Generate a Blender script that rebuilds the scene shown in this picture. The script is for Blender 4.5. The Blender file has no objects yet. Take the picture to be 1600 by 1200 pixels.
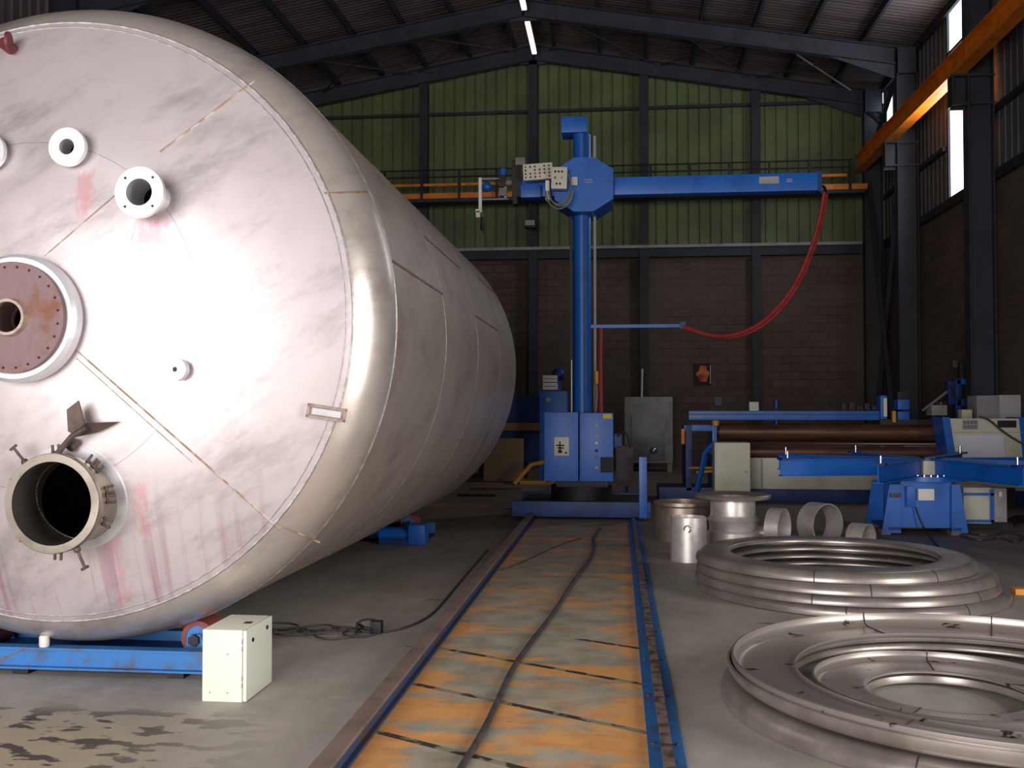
import bpy, bmesh, math, random
from mathutils import Vector, Matrix
random.seed(4)
S = bpy.context.scene
COL = S.collection
PI = math.pi
R = math.radians

# ---------------------------------------------------------------- camera
FPX = 1600 * 35 / 36.0
pitch = math.atan(40 / FPX)
yaw = math.atan(165 / FPX * math.cos(pitch))
cd = bpy.data.cameras.new('camera'); cam = bpy.data.objects.new('camera', cd); COL.objects.link(cam)
cd.lens = 35; cd.sensor_width = 36; cd.clip_start = .05; cd.clip_end = 300
cam.location = (0, 0, 1.6)
cam.rotation_euler = (PI / 2 + pitch, 0, yaw)
S.camera = cam
_fw = Vector((-math.sin(yaw) * math.cos(pitch), math.cos(yaw) * math.cos(pitch), math.sin(pitch)))
_rt = Vector((math.cos(yaw), math.sin(yaw), 0)); _up = _rt.cross(_fw)
def ray(u, v): return _fw + _rt * ((u - 800) / FPX) + _up * ((600 - v) / FPX)
def at(u, v, y):            # survey point: where the sight line meets the depth y
    r = ray(u, v); return Vector((0, 0, 1.6)) + r * (y / r.y)
def gr(u, v, z=0):          # survey point on a level plane
    r = ray(u, v); return Vector((0, 0, 1.6)) + r * ((z - 1.6) / r.z)

# ---------------------------------------------------------------- world, light, exposure
S.view_settings.view_transform = 'Standard'; S.view_settings.look = 'None'
S.view_settings.gamma = 1; S.view_settings.use_curve_mapping = False
S.view_settings.exposure = 0.0
w = bpy.data.worlds.new('world'); S.world = w; w.use_nodes = True
w.node_tree.nodes['Background'].inputs[0].default_value = (.85, .93, 1, 1)
w.node_tree.nodes['Background'].inputs[1].default_value = 1.0
def area(name, loc, rot, sx, sy, power, col):
    l = bpy.data.lights.new(name, 'AREA'); l.shape = 'RECTANGLE'; l.size = sx; l.size_y = sy
    l.energy = power; l.color = col
    o = bpy.data.objects.new(name, l); COL.objects.link(o); o.location = loc; o.rotation_euler = rot
    return o
# daylight through the big doorway behind the camera, through the open bay on the right and the side window strips
area('doorway_daylight', (-3.6, -5.9, 2.6), (R(90), 0, 0), 6.4, 4.9, 1500, (1, .96, .95))
area('side_door_daylight', (6.9, 2.2, 2.3), (R(90), 0, R(90)), 4.0, 4.2, 560, (1, .96, .93))
area('window_daylight', (7.0, 21.4, 8.2), (R(90), 0, R(90)), 1.9, 3.8, 150, (.92, .97, 1))

# ---------------------------------------------------------------- materials
def nmath(nt, op, a, b=None, c=None, clamp=False):
    n = nt.nodes.new('ShaderNodeMath'); n.operation = op; n.use_clamp = clamp
    for i, x in enumerate((a, b, c)):
        if x is None: continue
        if isinstance(x, (int, float)): n.inputs[i].default_value = x
        else: nt.links.new(x, n.inputs[i])
    return n.outputs[0]
def nmix(nt, f, a, b, mode='MIX'):
    n = nt.nodes.new('ShaderNodeMix'); n.data_type = 'RGBA'; n.blend_type = mode
    for sock, x in ((n.inputs[0], f), (n.inputs[6], a), (n.inputs[7], b)):
        if isinstance(x, (int, float)): sock.default_value = x
        elif isinstance(x, tuple): sock.default_value = x if len(x) == 4 else (*x, 1)
        else: nt.links.new(x, sock)
    return n.outputs[2]
def nnoise(nt, vec, scale, detail=4, rough=.55, stretch=None):
    if stretch:
        m = nt.nodes.new('ShaderNodeMapping'); m.inputs['Scale'].default_value = stretch
        nt.links.new(vec, m.inputs[0]); vec = m.outputs[0]
    n = nt.nodes.new('ShaderNodeTexNoise'); n.inputs['Scale'].default_value = scale
    n.inputs['Detail'].default_value = detail; n.inputs['Roughness'].default_value = rough
    nt.links.new(vec, n.inputs['Vector']); return n.outputs[0]
def nstep(nt, x, lo, hi):
    n = nt.nodes.new('ShaderNodeMapRange'); n.inputs[1].default_value = lo; n.inputs[2].default_value = hi
    n.interpolation_type = 'SMOOTHSTEP'
    nt.links.new(x, n.inputs[0]); return n.outputs[0]
def nbump(nt, bs, h, strength, dist=.01):
    b = nt.nodes.new('ShaderNodeBump'); b.inputs['Strength'].default_value = strength
    b.inputs['Distance'].default_value = dist
    nt.links.new(h, b.inputs['Height']); nt.links.new(b.outputs[0], bs.inputs['Normal'])
def new_mat(name):
    m = bpy.data.materials.new(name); m.use_nodes = True; nt = m.node_tree
    bs = nt.nodes['Principled BSDF']; tc = nt.nodes.new('ShaderNodeTexCoord')
    return m, nt, bs, tc
def lin(c):                 # sRGB 0-255 to linear
    return tuple(((x / 255) / 12.92 if x <= 10 else ((x / 255 + .055) / 1.055) ** 2.4) for x in c)
def mat(name, c, rough=.5, metal=0., c2=None, scale=6, lo=.4, hi=.7, bump=0, stretch=None, spec=None):
    m, nt, bs, tc = new_mat(name)
    c = lin(c)
    v = tc.outputs['Object']
    if c2:
        f = nstep(nt, nnoise(nt, v, scale, 5, .6, stretch), lo, hi)
        nt.links.new(nmix(nt, f, c, lin(c2)), bs.inputs['Base Color'])
    else: bs.inputs['Base Color'].default_value = (*c, 1)
    bs.inputs['Roughness'].default_value = rough; bs.inputs['Metallic'].default_value = metal
    if spec is not None: bs.inputs['Specular IOR Level'].default_value = spec
    if bump: nbump(nt, bs, nnoise(nt, v, scale * 4, 4, .6, stretch), bump)
    return m
def emis(name, c, s):
    m, nt, bs, tc = new_mat(name)
    bs.inputs['Base Color'].default_value = (*lin(c), 1)
    bs.inputs['Emission Color'].default_value = (*lin(c), 1); bs.inputs['Emission Strength'].default_value = s
    return m

M = {}
M['blue'] = mat('blue_paint', (20, 98, 190), .38, 0, (14, 78, 160), 3, .45, .8)
M['blue_dark'] = mat('dark_blue_paint', (14, 58, 128), .5, 0, (10, 38, 90), 4)
M['blue_worn'] = mat('worn_blue_paint', (50, 120, 190), .5, 0, (78, 92, 118), 7, .45, .75)
M['cream'] = mat('cream_enamel', (205, 203, 185), .45, 0, (196, 192, 172), 3)
M['box_cream'] = mat('pale_enamel', (226, 228, 212), .42)
M['greybox'] = mat('grey_enamel', (160, 160, 158), .5, 0, (140, 138, 136), 3)
M['white'] = mat('white_enamel', (225, 222, 215), .5)
M['steel_dark'] = mat('dark_steel', (44, 48, 58), .6, .1, (34, 37, 44), 2)
M['frame'] = mat('grey_painted_frame', (56, 60, 70), .55, .1, (44, 47, 55), 2)
M['black'] = mat('black_rubber', (22, 20, 22), .6)
M['darkmach'] = mat('greasy_machine_metal', (52, 44, 42), .6, .2, (30, 26, 26), 5)
M['rust'] = mat('rusty_steel', (132, 108, 110), .65, .3, (124, 82, 60), 6, .45, .7, .3)
M['rust_dark'] = mat('brown_oxidised_steel', (98, 82, 76), .6, .35, (70, 56, 50), 8)
M['rail_top'] = mat('worn_rail_steel', (150, 130, 118), .5, .5, (96, 78, 68), 9, .45, .6)
M['roll'] = mat('brown_roll_steel', (110, 78, 62), .42, .4, (78, 54, 44), 4, stretch=(.3, 3, 3))
M['orange'] = mat('orange_crane_paint', (236, 132, 18), .5, 0, (205, 105, 16), 3)
M['orange_plate'] = mat('orange_floor_plate', (240, 160, 70), .6)
M['yellow'] = mat('yellow_paint', (205, 150, 40), .5)
M['red_hose'] = mat('red_hose_rubber', (150, 42, 40), .5, 0, (120, 34, 34), 10)
M['red_tyre'] = mat('red_roller_tyre', (128, 62, 60), .6)
M['neck'] = mat('satin_neck_steel', (176, 168, 156), .34, .88, (146, 138, 128), 6)
M['chrome'] = mat('bright_steel', (215, 215, 218), .25, 1)
M['nozzle'] = mat('machined_flange_steel', (236, 236, 240), .38, .55, (214, 216, 222), 5)
M['stain'] = mat('stainless_ring_steel', (172, 163, 156), .34, .6, (146, 137, 130), 3, .4, .7, .04)
M['stain_oil'] = mat('oil_spotted_ring_steel', (172, 163, 156), .34, .6, (70, 58, 48), 5, .61, .65, stretch=(1, 1.8, 1))
M['stain2'] = mat('stainless_drum_steel', (222, 214, 210), .42, .6, (196, 188, 184), 5)
M['weld_dark'] = mat('dark_weld_mark', (78, 62, 54), .6, .3)
M['weld'] = mat('brown_weld_bead', (166, 136, 110), .6, .4, (200, 188, 178), 16, .45, .6)
M['weld_grey'] = mat('grey_weld_bead', (150, 146, 146), .45, .7, (190, 186, 184), 20)
M['weld_brown'] = mat('brown_shell_weld', (120, 92, 76), .6, .4, (150, 132, 118), 14)
M['cable'] = mat('black_cable_rubber', (66, 60, 62), .55, 0, (88, 80, 80), 9)
M['cable_grey'] = mat('grey_hose', (120, 112, 104), .55)
M['wood'] = mat('rough_timber', (150, 118, 84), .8, 0, (120, 90, 62), 8, stretch=(1, 8, 8))
M['cardboard'] = mat('tan_board', (140, 118, 92), .8)
M['plate'] = mat('name_plate_metal', (186, 170, 160), .4, .4, (150, 128, 116), 12)
M['paper'] = mat('white_paper', (214, 216, 228), .8)
M['paper_grey'] = mat('grey_print', (120, 118, 122), .8)
M['ink'] = mat('black_print', (30, 28, 30), .7)
M['ink_red'] = mat('red_print', (190, 50, 40), .7)
M['label_yellow'] = mat('yellow_label', (205, 190, 60), .6)
M['inside'] = mat('dark_vessel_inside', (70, 66, 72), .6, .3)
M['tape'] = emis('bright_roof_light', (255, 244, 214), 2.2)
M['win'] = emis('daylit_window_panel', (240, 246, 255), 3)

# tank head: pickled stainless with grey smudges, pink dye streaks
PATCH = ((.33, .67, .035, .12, .45), (.71, .44, .08, .06, .5), (.62, -1.1, .03, .14, .4), (.45, -1.45, .025, .2, .35))
def tank_mat(name, base, smudge, dye):
    m, nt, bs, tc = new_mat(name); v = tc.outputs['Object']
    mp = nt.nodes.new('ShaderNodeMapping'); mp.inputs['Rotation'].default_value = (0, R(35), 0); nt.links.new(v, mp.inputs[0])
    f1 = nstep(nt, nnoise(nt, mp.outputs[0], 1.5, 7, .7, (.8, 1, 2.2)), .45, .72)
    col = nmix(nt, nmath(nt, 'MULTIPLY', f1, .6), lin(base), lin(smudge))
    f2 = nstep(nt, nnoise(nt, v, 7, 6, .7), .58, .8)
    col = nmix(nt, nmath(nt, 'MULTIPLY', f2, .4), col, lin((168, 160, 160)))
    if dye:
        sp = nt.nodes.new('ShaderNodeSeparateXYZ'); nt.links.new(v, sp.inputs[0])
        st = nstep(nt, nnoise(nt, v, 2.4, 3, .6, (6.5, .3, .22)), .5, .72)
        low = nstep(nt, nmath(nt, 'MULTIPLY', sp.outputs[2], -1), .75, 1.6)
        col = nmix(nt, nmath(nt, 'MULTIPLY', nmath(nt, 'MULTIPLY', st, low), .6), col, lin((176, 112, 136)))
        p = nstep(nt, nnoise(nt, v, 1.3, 3, .5), .56, .75)
        col = nmix(nt, nmath(nt, 'MULTIPLY', p, .16), col, lin((226, 160, 178)))
    rr = nmath(nt, 'MULTIPLY_ADD', nnoise(nt, v, 3, 4), .22, .33)
    if dye:      # the rim segment outside the ring weld is smoother, barer metal
        rad = nmath(nt, 'SQRT', nmath(nt, 'ADD', nmath(nt, 'POWER', sp.outputs[0], 2), nmath(nt, 'POWER', sp.outputs[2], 2)))
        kn = nmath(nt, 'GREATER_THAN', rad, 1.785)
        X_, Z_ = sp.outputs[0], sp.outputs[2]
        jag = nmath(nt, 'MULTIPLY_ADD', nnoise(nt, v, 14, 4, .7, (2, 1, .6)), .22, -.11)
        for (px, pz, hw, hh, st_) in PATCH:      # pink dye left where the welds were tested
            dx = nmath(nt, 'ABSOLUTE', nmath(nt, 'SUBTRACT', X_, px)); dz = nmath(nt, 'ABSOLUTE', nmath(nt, 'SUBTRACT', Z_, pz))
            mx_ = nmath(nt, 'MAXIMUM', nmath(nt, 'SUBTRACT', dx, hw), nmath(nt, 'SUBTRACT', dz, hh))
            f = nmath(nt, 'SUBTRACT', 1, nstep(nt, nmath(nt, 'ADD', mx_, jag), -.03, .03))
            col = nmix(nt, nmath(nt, 'MULTIPLY', f, st_), col, lin((222, 128, 140)))
        ringl = nmath(nt, 'LESS_THAN', nmath(nt, 'ABSOLUTE', nmath(nt, 'SUBTRACT', rad, .985)), .0022)
        col = nmix(nt, nmath(nt, 'MULTIPLY', ringl, .6), col, lin((130, 128, 136)))
        col = nmix(nt, kn, col, nmix(nt, nmath(nt, 'MULTIPLY', f1, .7), lin((216, 206, 198)), lin((160, 150, 142))))
        nt.links.new(nmath(nt, 'MULTIPLY_ADD', kn, .16, .5), bs.inputs['Metallic'])
        rr = nmath(nt, 'SUBTRACT', rr, nmath(nt, 'MULTIPLY', kn, .12))
    else: bs.inputs['Metallic'].default_value = .5
    nt.links.new(col, bs.inputs['Base Color'])
    nt.links.new(rr, bs.inputs['Roughness'])
    nbump(nt, bs, nnoise(nt, v, 1.1, 2), .25, .03)
    return m
M['head'] = tank_mat('stainless_head', (214, 204, 206), (146, 138, 136), True)
M['knuckle'] = M['head']
M['shell'] = tank_mat('stainless_shell', (174, 162, 154), (132, 120, 110), False)

# back wall blocks
def block_mat(name, axis):
    m, nt, bs, tc = new_mat(name)
    sp = nt.nodes.new('ShaderNodeSeparateXYZ'); nt.links.new(tc.outputs['Object'], sp.inputs[0])
    cb = nt.nodes.new('ShaderNodeCombineXYZ')
    nt.links.new(sp.outputs[axis], cb.inputs[0]); nt.links.new(sp.outputs[2], cb.inputs[1])
    b = nt.nodes.new('ShaderNodeTexBrick'); b.inputs['Scale'].default_value = 1
    b.inputs['Brick Width'].default_value = .5; b.inputs['Row Height'].default_value = .22
    b.inputs['Mortar Size'].default_value = .012; b.inputs['Mortar Smooth'].default_value = .3
    b.inputs['Color1'].default_value = (*lin((96, 80, 70)), 1); b.inputs['Color2'].default_value = (*lin((84, 70, 62)), 1)
    b.inputs['Mortar'].default_value = (*lin((66, 57, 52)), 1)
    nt.links.new(cb.outputs[0], b.inputs['Vector'])
    f = nstep(nt, nnoise(nt, tc.outputs['Object'], .5, 5), .35, .7)
    col = nmix(nt, nmath(nt, 'MULTIPLY', f, .45), b.outputs[0], lin((114, 102, 92)))
    nt.links.new(col, bs.inputs['Base Color']); bs.inputs['Roughness'].default_value = .9
    nbump(nt, bs, b.outputs[1], -.4, .01)
    return m
M['block_x'] = block_mat('brown_concrete_blocks', 0); M['block_y'] = block_mat('brown_concrete_blocks_side', 1)
M['green'] = mat('olive_green_cladding', (104, 120, 72), .55, 0, (82, 92, 58), .7, .3, .7)
M['cladding'] = mat('grey_side_cladding', (96, 98, 98), .6, 0, (74, 75, 75), .8)
M['roof'] = mat('grey_roof_deck', (92, 82, 80), .7, 0, (70, 62, 60), .6, stretch=(1, 6, 1))
M['plaster'] = mat('rear_wall_grey', (120, 112, 106), .9)

# floor: worn concrete, wet stains, painted bed between the rails
def floor_mat():
    m, nt, bs, tc = new_mat('worn_workshop_floor'); v = tc.outputs['Object']
    sp = nt.nodes.new('ShaderNodeSeparateXYZ'); nt.links.new(v, sp.inputs[0]); x, y = sp.outputs[0], sp.outputs[1]
    mul = lambda a, b: nmath(nt, 'MULTIPLY', a, b)
    big = nstep(nt, nnoise(nt, v, .7, 6, .6, (1.2, .5, 1)), .35, .68)
    col = nmix(nt, big, lin((188, 182, 172)), lin((150, 144, 136)))
    fine = nstep(nt, nnoise(nt, v, 5, 6, .65), .45, .75)
    col = nmix(nt, mul(fine, .35), col, lin((204, 198, 188)))
    # concrete colour turns darker and browner further down the hall
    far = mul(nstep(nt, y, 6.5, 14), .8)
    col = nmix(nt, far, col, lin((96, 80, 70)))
    # greenish dried area and wet patches at the near left
    nl = mul(nstep(nt, nmath(nt, 'MULTIPLY', x, -1), 1.7, 2.6), nstep(nt, nmath(nt, 'MULTIPLY', y, -1), -5.3, -4.4))
    col = nmix(nt, mul(nl, .5), col, lin((196, 180, 132)))
    ws = nstep(nt, nnoise(nt, v, 4.2, 3, .5, (1, 2.0, 1)), .53, .57)
    wr = mul(nstep(nt, nmath(nt, 'MULTIPLY', x, -1), 1.5, 2.6), nstep(nt, nmath(nt, 'MULTIPLY', y, -1), -5.25, -4.9))
    wet = mul(ws, wr)
    col = nmix(nt, mul(wet, .95), col, lin((44, 38, 30)))
    # scattered oil drops on the right
    os_ = nstep(nt, nnoise(nt, v, 2.3, 2, .5, (1, 1.8, 1)), .70, .73)
    col = nmix(nt, mul(os_, .6), col, lin((60, 52, 46)))
    # painted track bed
    inb = mul(nmath(nt, 'GREATER_THAN', x, -1.2), nmath(nt, 'LESS_THAN', x, .14))
    inb = mul(inb, nmath(nt, 'LESS_THAN', y, 15.0))
    edge = nmath(nt, 'ABSOLUTE', nmath(nt, 'ADD', x, .555))
    n1 = nnoise(nt, v, 1.5, 7, .7, (.7, 1.7, 1))
    near = nstep(nt, y, 4.2, 8.0)
    k = nmath(nt, 'ADD', n1, mul(nstep(nt, edge, .4, .72), .10))
    k = nmath(nt, 'SUBTRACT', k, mul(near, .09))
    of = mul(nstep(nt, k, .41, .56), .92)
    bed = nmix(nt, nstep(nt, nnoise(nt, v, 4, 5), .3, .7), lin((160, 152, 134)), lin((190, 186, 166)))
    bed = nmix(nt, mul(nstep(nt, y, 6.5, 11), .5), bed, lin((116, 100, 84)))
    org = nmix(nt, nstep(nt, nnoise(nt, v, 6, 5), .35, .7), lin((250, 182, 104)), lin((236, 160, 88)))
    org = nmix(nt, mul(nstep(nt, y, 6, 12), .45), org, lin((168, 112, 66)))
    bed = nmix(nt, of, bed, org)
    # pale brushed swoosh
    # dashed dark lines running across at a slant
    s = nmath(nt, 'ADD', y, mul(nmath(nt, 'ADD', x, .83), .56))
    q = nmath(nt, 'FRACT', nmath(nt, 'DIVIDE', nmath(nt, 'SUBTRACT', s, 4.66), .875))
    ln = mul(nmath(nt, 'LESS_THAN', q, .062), nmath(nt, 'LESS_THAN', y, 7.0))
    dash = nstep(nt, nnoise(nt, v, 7, 3), .44, .52)
    bed = nmix(nt, ln, bed, lin((150, 150, 118)))
    bed = nmix(nt, mul(ln, dash), bed, lin((66, 58, 52)))
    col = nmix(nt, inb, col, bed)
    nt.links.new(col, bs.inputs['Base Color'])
    rgh = nmath(nt, 'SUBTRACT', nmath(nt, 'MULTIPLY_ADD', fine, .15, .6), mul(wet, .08))
    nt.links.new(rgh, bs.inputs['Roughness'])
    nbump(nt, bs, nnoise(nt, v, 12, 5), .15, .01)
    return m
M['floor'] = floor_mat()

# ---------------------------------------------------------------- mesh helpers
ORG = {}
class MB:
    def __init__(s): s.bm = bmesh.new()
    def _add(s, verts, mtx):
        if mtx is not None: bmesh.ops.transform(s.bm, matrix=mtx, verts=verts)
    def box(s, a, b, mtx=None, bev=0):
        a, b = Vector(a), Vector(b)
        c = (a + b) / 2; d = b - a
        g = bmesh.ops.create_cube(s.bm, size=1, matrix=Matrix.Translation(c) @ Matrix.Diagonal((abs(d.x), abs(d.y), abs(d.z), 1)))
        vs = g['verts']
        if bev:
            es = list({e for v in vs for e in v.link_edges})
            r = bmesh.ops.bevel(s.bm, geom=es, offset=bev, segments=2, affect='EDGES', profile=.7)
            vs = list({v for f in r['faces'] for v in f.verts} | {v for v in vs if v.is_valid})
        s._add(vs, mtx); return s
    def cyl(s, p, q, r, r2=None, n=24, caps=True):
        p, q = Vector(p), Vector(q); d = q - p
        m = Matrix.Translation((p + q) / 2) @ d.to_track_quat('Z', 'Y').to_matrix().to_4x4()
        bmesh.ops.create_cone(s.bm, cap_ends=caps, segments=n, radius1=r, radius2=r if r2 is None else r2, depth=d.length, matrix=m)
        return s
    def ball(s, c, r, n=16):
        bmesh.ops.create_uvsphere(s.bm, u_segments=n, v_segments=n // 2, radius=r, matrix=Matrix.Translation(c)); return s
    def poly(s, pts, vec):          # extruded polygon
        vs = [s.bm.verts.new(p) for p in pts]; f = s.bm.faces.new(vs)
        r = bmesh.ops.extrude_face_region(s.bm, geom=[f])
        bmesh.ops.translate(s.bm, vec=vec, verts=[g for g in r['geom'] if isinstance(g, bmesh.types.BMVert)])
        return s
    def lathe(s, prof, c, axis='Z', n=64, closed=True):     # prof: (radius, height)
        c = Vector(c); rings = []
        for (r, h) in prof:
            if r < 1e-6:
                p = Vector((0, 0, h)) if axis == 'Z' else (Vector((0, h, 0)) if axis == 'Y' else Vector((h, 0, 0)))
                rings.append([s.bm.verts.new(c + p)]); continue
            ring = []
            for i in range(n):
                t = 2 * PI * i / n; a, b = r * math.cos(t), r * math.sin(t)
                p = Vector((a, b, h)) if axis == 'Z' else (Vector((a, h, b)) if axis == 'Y' else Vector((h, a, b)))
                ring.append(s.bm.verts.new(c + p))
            rings.append(ring)
        m = len(rings)
        for k in range(m if closed else m - 1):
            A, B = rings[k], rings[(k + 1) % m]
            if len(A) == 1 and len(B) == 1: continue
            for i in range(n):
                j = (i + 1) % n
                f = [A[0], B[i], B[j]] if len(A) == 1 else ([A[i], B[0], A[j]] if len(B) == 1 else [A[i], B[i], B[j], A[j]])
                try: s.bm.faces.new(f)
                except ValueError: pass
        return s
    def tube(s, pts, r, n=8, smooth=1, closed=False):
        P = [Vector(p) for p in pts]
        for _ in range(smooth):
            Q = []
            m = len(P)
            for i in range(m - 1 if not closed else m):
                a, b = P[i], P[(i + 1) % m]
                Q += [a * .75 + b * .25, a * .25 + b * .75]
            P = Q if closed else [P[0]] + Q + [P[-1]]
        rings = []; m = len(P); up = None
        for i, p in enumerate(P):
            t = (P[(i + 1) % m] - P[i - 1]) if closed else (P[min(i + 1, m - 1)] - P[max(i - 1, 0)])
            if t.length < 1e-9: t = Vector((0, 0, 1))
            t.normalize()
            if up is None: up = t.orthogonal().normalized()
            up = (up - t * up.dot(t)); up = up.normalized() if up.length > 1e-6 else t.orthogonal().normalized()
            sd = t.cross(up)
            rings.append([s.bm.verts.new(p + (up * math.cos(2 * PI * k / n) + sd * math.sin(2 * PI * k / n)) * r) for k in range(n)])
        for i in range(m if closed else m - 1):
            A, B = rings[i], rings[(i + 1) % m]
            for k in range(n): s.bm.faces.new([A[k], A[(k + 1) % n], B[(k + 1) % n], B[k]])
        if not closed: s.bm.faces.new(rings[0][::-1]); s.bm.faces.new(rings[-1])
        return s
    def ibeam(s, p, q, h, wd, tf=.015, tw=.01, up=(0, 0, 1)):   # I section between p and q (centre line)
        p, q = Vector(p), Vector(q); d = (q - p); L = d.length; d.normalize()
        up = Vector(up); sd = d.cross(up).normalized(); up = sd.cross(d).normalized()
        m = Matrix((( d.x, sd.x, up.x, p.x), (d.y, sd.y, up.y, p.y), (d.z, sd.z, up.z, p.z), (0, 0, 0, 1)))
        s.box((0, -wd / 2, h / 2 - tf), (L, wd / 2, h / 2), m); s.box((0, -wd / 2, -h / 2), (L, wd / 2, -h / 2 + tf), m)
        s.box((0, -tw / 2, -h / 2 + tf), (L, tw / 2, h / 2 - tf), m); return s
    def build(s, name, m, parent=None, origin=None, smooth=35):
        bm = s.bm
        bmesh.ops.recalc_face_normals(bm, faces=bm.faces[:])
        if origin is None:
            xs = [v.co for v in bm.verts]
            mn = Vector((min(v.x for v in xs), min(v.y for v in xs), min(v.z for v in xs)))
            mx = Vector((max(v.x for v in xs), max(v.y for v in xs), max(v.z for v in xs)))
            origin = (mn + mx) / 2
            if parent is None: origin.z = mn.z
        origin = Vector(origin)
        bmesh.ops.translate(bm, vec=-origin, verts=bm.verts[:])
        me = bpy.data.meshes.new(name); bm.to_mesh(me); bm.free()
        me.materials.append(m)
        for p in me.polygons: p.use_smooth = True
        me.set_sharp_from_angle(angle=R(smooth))
        o = bpy.data.objects.new(name, me); COL.objects.link(o)
        ORG[o.name] = origin
        o.location = origin
        if parent: o.parent = parent; o.location = origin - ORG[parent.name]
        return o
def tag(o, label, cat, group=None):
    o['label'] = label; o['category'] = cat
    if group: o['group'] = group
    return o
def thing(name, loc, label, cat, group=None):
    o = bpy.data.objects.new(name, None); COL.objects.link(o); o.location = loc; o.empty_display_size = .1
    ORG[o.name] = Vector(loc); return tag(o, label, cat, group)
def struct(name, mb, m, parent=None, origin=None):
    o = mb.build(name, m, parent, origin if (origin or parent) else (0, 0, 0))
    if not parent: o['kind'] = 'structure'
    return o
def Bx(a, b, bev=0): return MB().box(a, b, None, bev)

# ---------------------------------------------------------------- hall
YB = 28.0; XR = 7.25; XL = -11.8; XM = -2.33; ZE = 9.9; ZR = 11.45; ZG = 6.1; YF = -6.0
def zroof(x): return ZR - abs(x - XM) * (ZR - ZE) / (6.66 - XM)
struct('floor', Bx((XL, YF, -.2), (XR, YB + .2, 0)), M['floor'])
def corrug(x0, x1, zb, ztop, y, axis='x', pitch=.3, depth=.045):
    mb = MB(); n = int(round((x1 - x0) / pitch)); P = []
    for i in range(n):
        a = x0 + i * pitch
        P += [(a, 0), (a + pitch * .80, 0), (a + pitch * .85, depth), (a + pitch * .95, depth)]
    P.append((x0 + n * pitch, 0))
    prev = None
    for (a, d) in P:
        if axis == 'x': vb, vt = mb.bm.verts.new((a, y + d, zb)), mb.bm.verts.new((a, y + d, ztop(a)))
        else: vb, vt = mb.bm.verts.new((y + d, a, zb)), mb.bm.verts.new((y + d, a, ztop(a)))
        if prev: mb.bm.faces.new((prev[0], vb, vt, prev[1]))
        prev = (vb, vt)
    return mb
wb = struct('wall_back', MB().box((XL, YB, 0), (XR, YB + .2, ZG)), M['block_x'])
struct('cladding', corrug(XL, XR, ZG, lambda a: zroof(a) + .2, YB + .02), M['green'], wb)
struct('gable_closer', MB().poly([(XL, YB + .07, zroof(XL) + .15), (XM, YB + .07, ZR + .15), (XR, YB + .07, zroof(XR) + .15), (XR, YB + .07, zroof(XR) + .7), (XM, YB + .07, ZR + .7), (XL, YB + .07, zroof(XL) + .7)], (0, .05, 0)), M['roof'], wb)
wr = MB().box((XR, 8.0, 0), (XR + .2, YB, ZG)).box((XR, YF, 0), (XR + .2, .1, ZG)).box((XR, .1, 4.5), (XR + .2, 8.0, ZG)).box((XR, 4.3, 0), (XR + .2, 8.0, 4.5))
wro = struct('wall_right', wr, M['block_y'])
c1 = corrug(YF, 20.4, ZG, lambda a: ZE + .65, XR + .02, 'y'); struct('cladding', c1, M['cladding'], wro)
c2 = corrug(22.6, YB, ZG, lambda a: ZE + .65, XR + .02, 'y'); struct('cladding', c2, M['cladding'], wro)
wlo = struct('wall_left', Bx((XL - .2, YF, 0), (XL, YB, ZG)), M['block_y'])
struct('cladding', corrug(YF, YB, ZG, lambda a: ZE + .65, XL - .06, 'y'), M['roof'], wlo)
wf = MB().box((XL, YF - .2, 5.2), (XR, YF, 12.6)).box((XL, YF - .2, 0), (-6.9, YF, 5.2)).box((-.3, YF - .2, 0), (XR, YF, 5.2))
struct('wall_front', wf, M['plaster'])
# roof deck: ribbed sheet on both slopes with a light gap along the ridge
rf = MB()
for sgn in (-1, 1):
    edge = XR + .25 if sgn > 0 else XL - .25
    P = []
    y = YF - .2
    while y < YB + .3:
        P += [(y, 0), (y + .07, 0), (y + .085, .014), (y + .145, .014)]; y += .16
    prev = None
    for (yy, d) in P:
        a = rf.bm.verts.new((XM + sgn * .17, yy, zroof(XM + .17) + .64 + d)); b = rf.bm.verts.new((edge, yy, zroof(edge) + .64 + d))
        if prev: rf.bm.faces.new((prev[0], prev[1], b, a))
        prev = (a, b)
rf.box((XM - .19, YF, ZR + .63), (XM + .19, YB + .2, ZR + .7))
struct('ceiling', rf, M['roof'])
nwin = [0]; ntr = [0]
def window(mb, m):
    nwin[0] += 1; return struct('window_%d' % nwin[0], mb, m)
def trim(mb, m):
    ntr[0] += 1; return struct('trim_%d' % ntr[0], mb, m)
def ridge_lamp(p, q, lab):
    c = (p + q) / 2; t = thing('tube_lamp', c, lab, 'lamp')
    MB().box((-.06, -.03, -(q - p).length / 2), (.06, .03, (q - p).length / 2), Matrix.Translation(c) @ (q - p).to_track_quat('Z', 'Y').to_matrix().to_4x4()).build('tube', M['tape'], t)
    MB().box((-.07, -.0, -(q - p).length / 2), (.07, .06, (q - p).length / 2), Matrix.Translation(c + Vector((0, 0, .07))) @ (q - p).to_track_quat('Z', 'Y').to_matrix().to_4x4()).build('housing', M['steel_dark'], t)
    for e in (p, q): Bx((e.x - .02, e.y - .02, e.z + .05), (e.x + .02, e.y + .02, ZR + .75)).build('hanger', M['steel_dark'], t)
pa, pb = at(835, 83, 27.2), at(817, 33, 25.0)
pb = Vector((pa.x, 25.0, pa.z + .02))
ridge_lamp(pa, pb, 'glowing tube lamp under the roof ridge, the one nearest the back wall')
ridge_lamp(Vector((pa.x, 24.2, pa.z + .02)), Vector((pa.x, 22.0, pa.z + .02)), 'glowing tube lamp under the roof ridge cut by the top of the photo')
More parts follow.
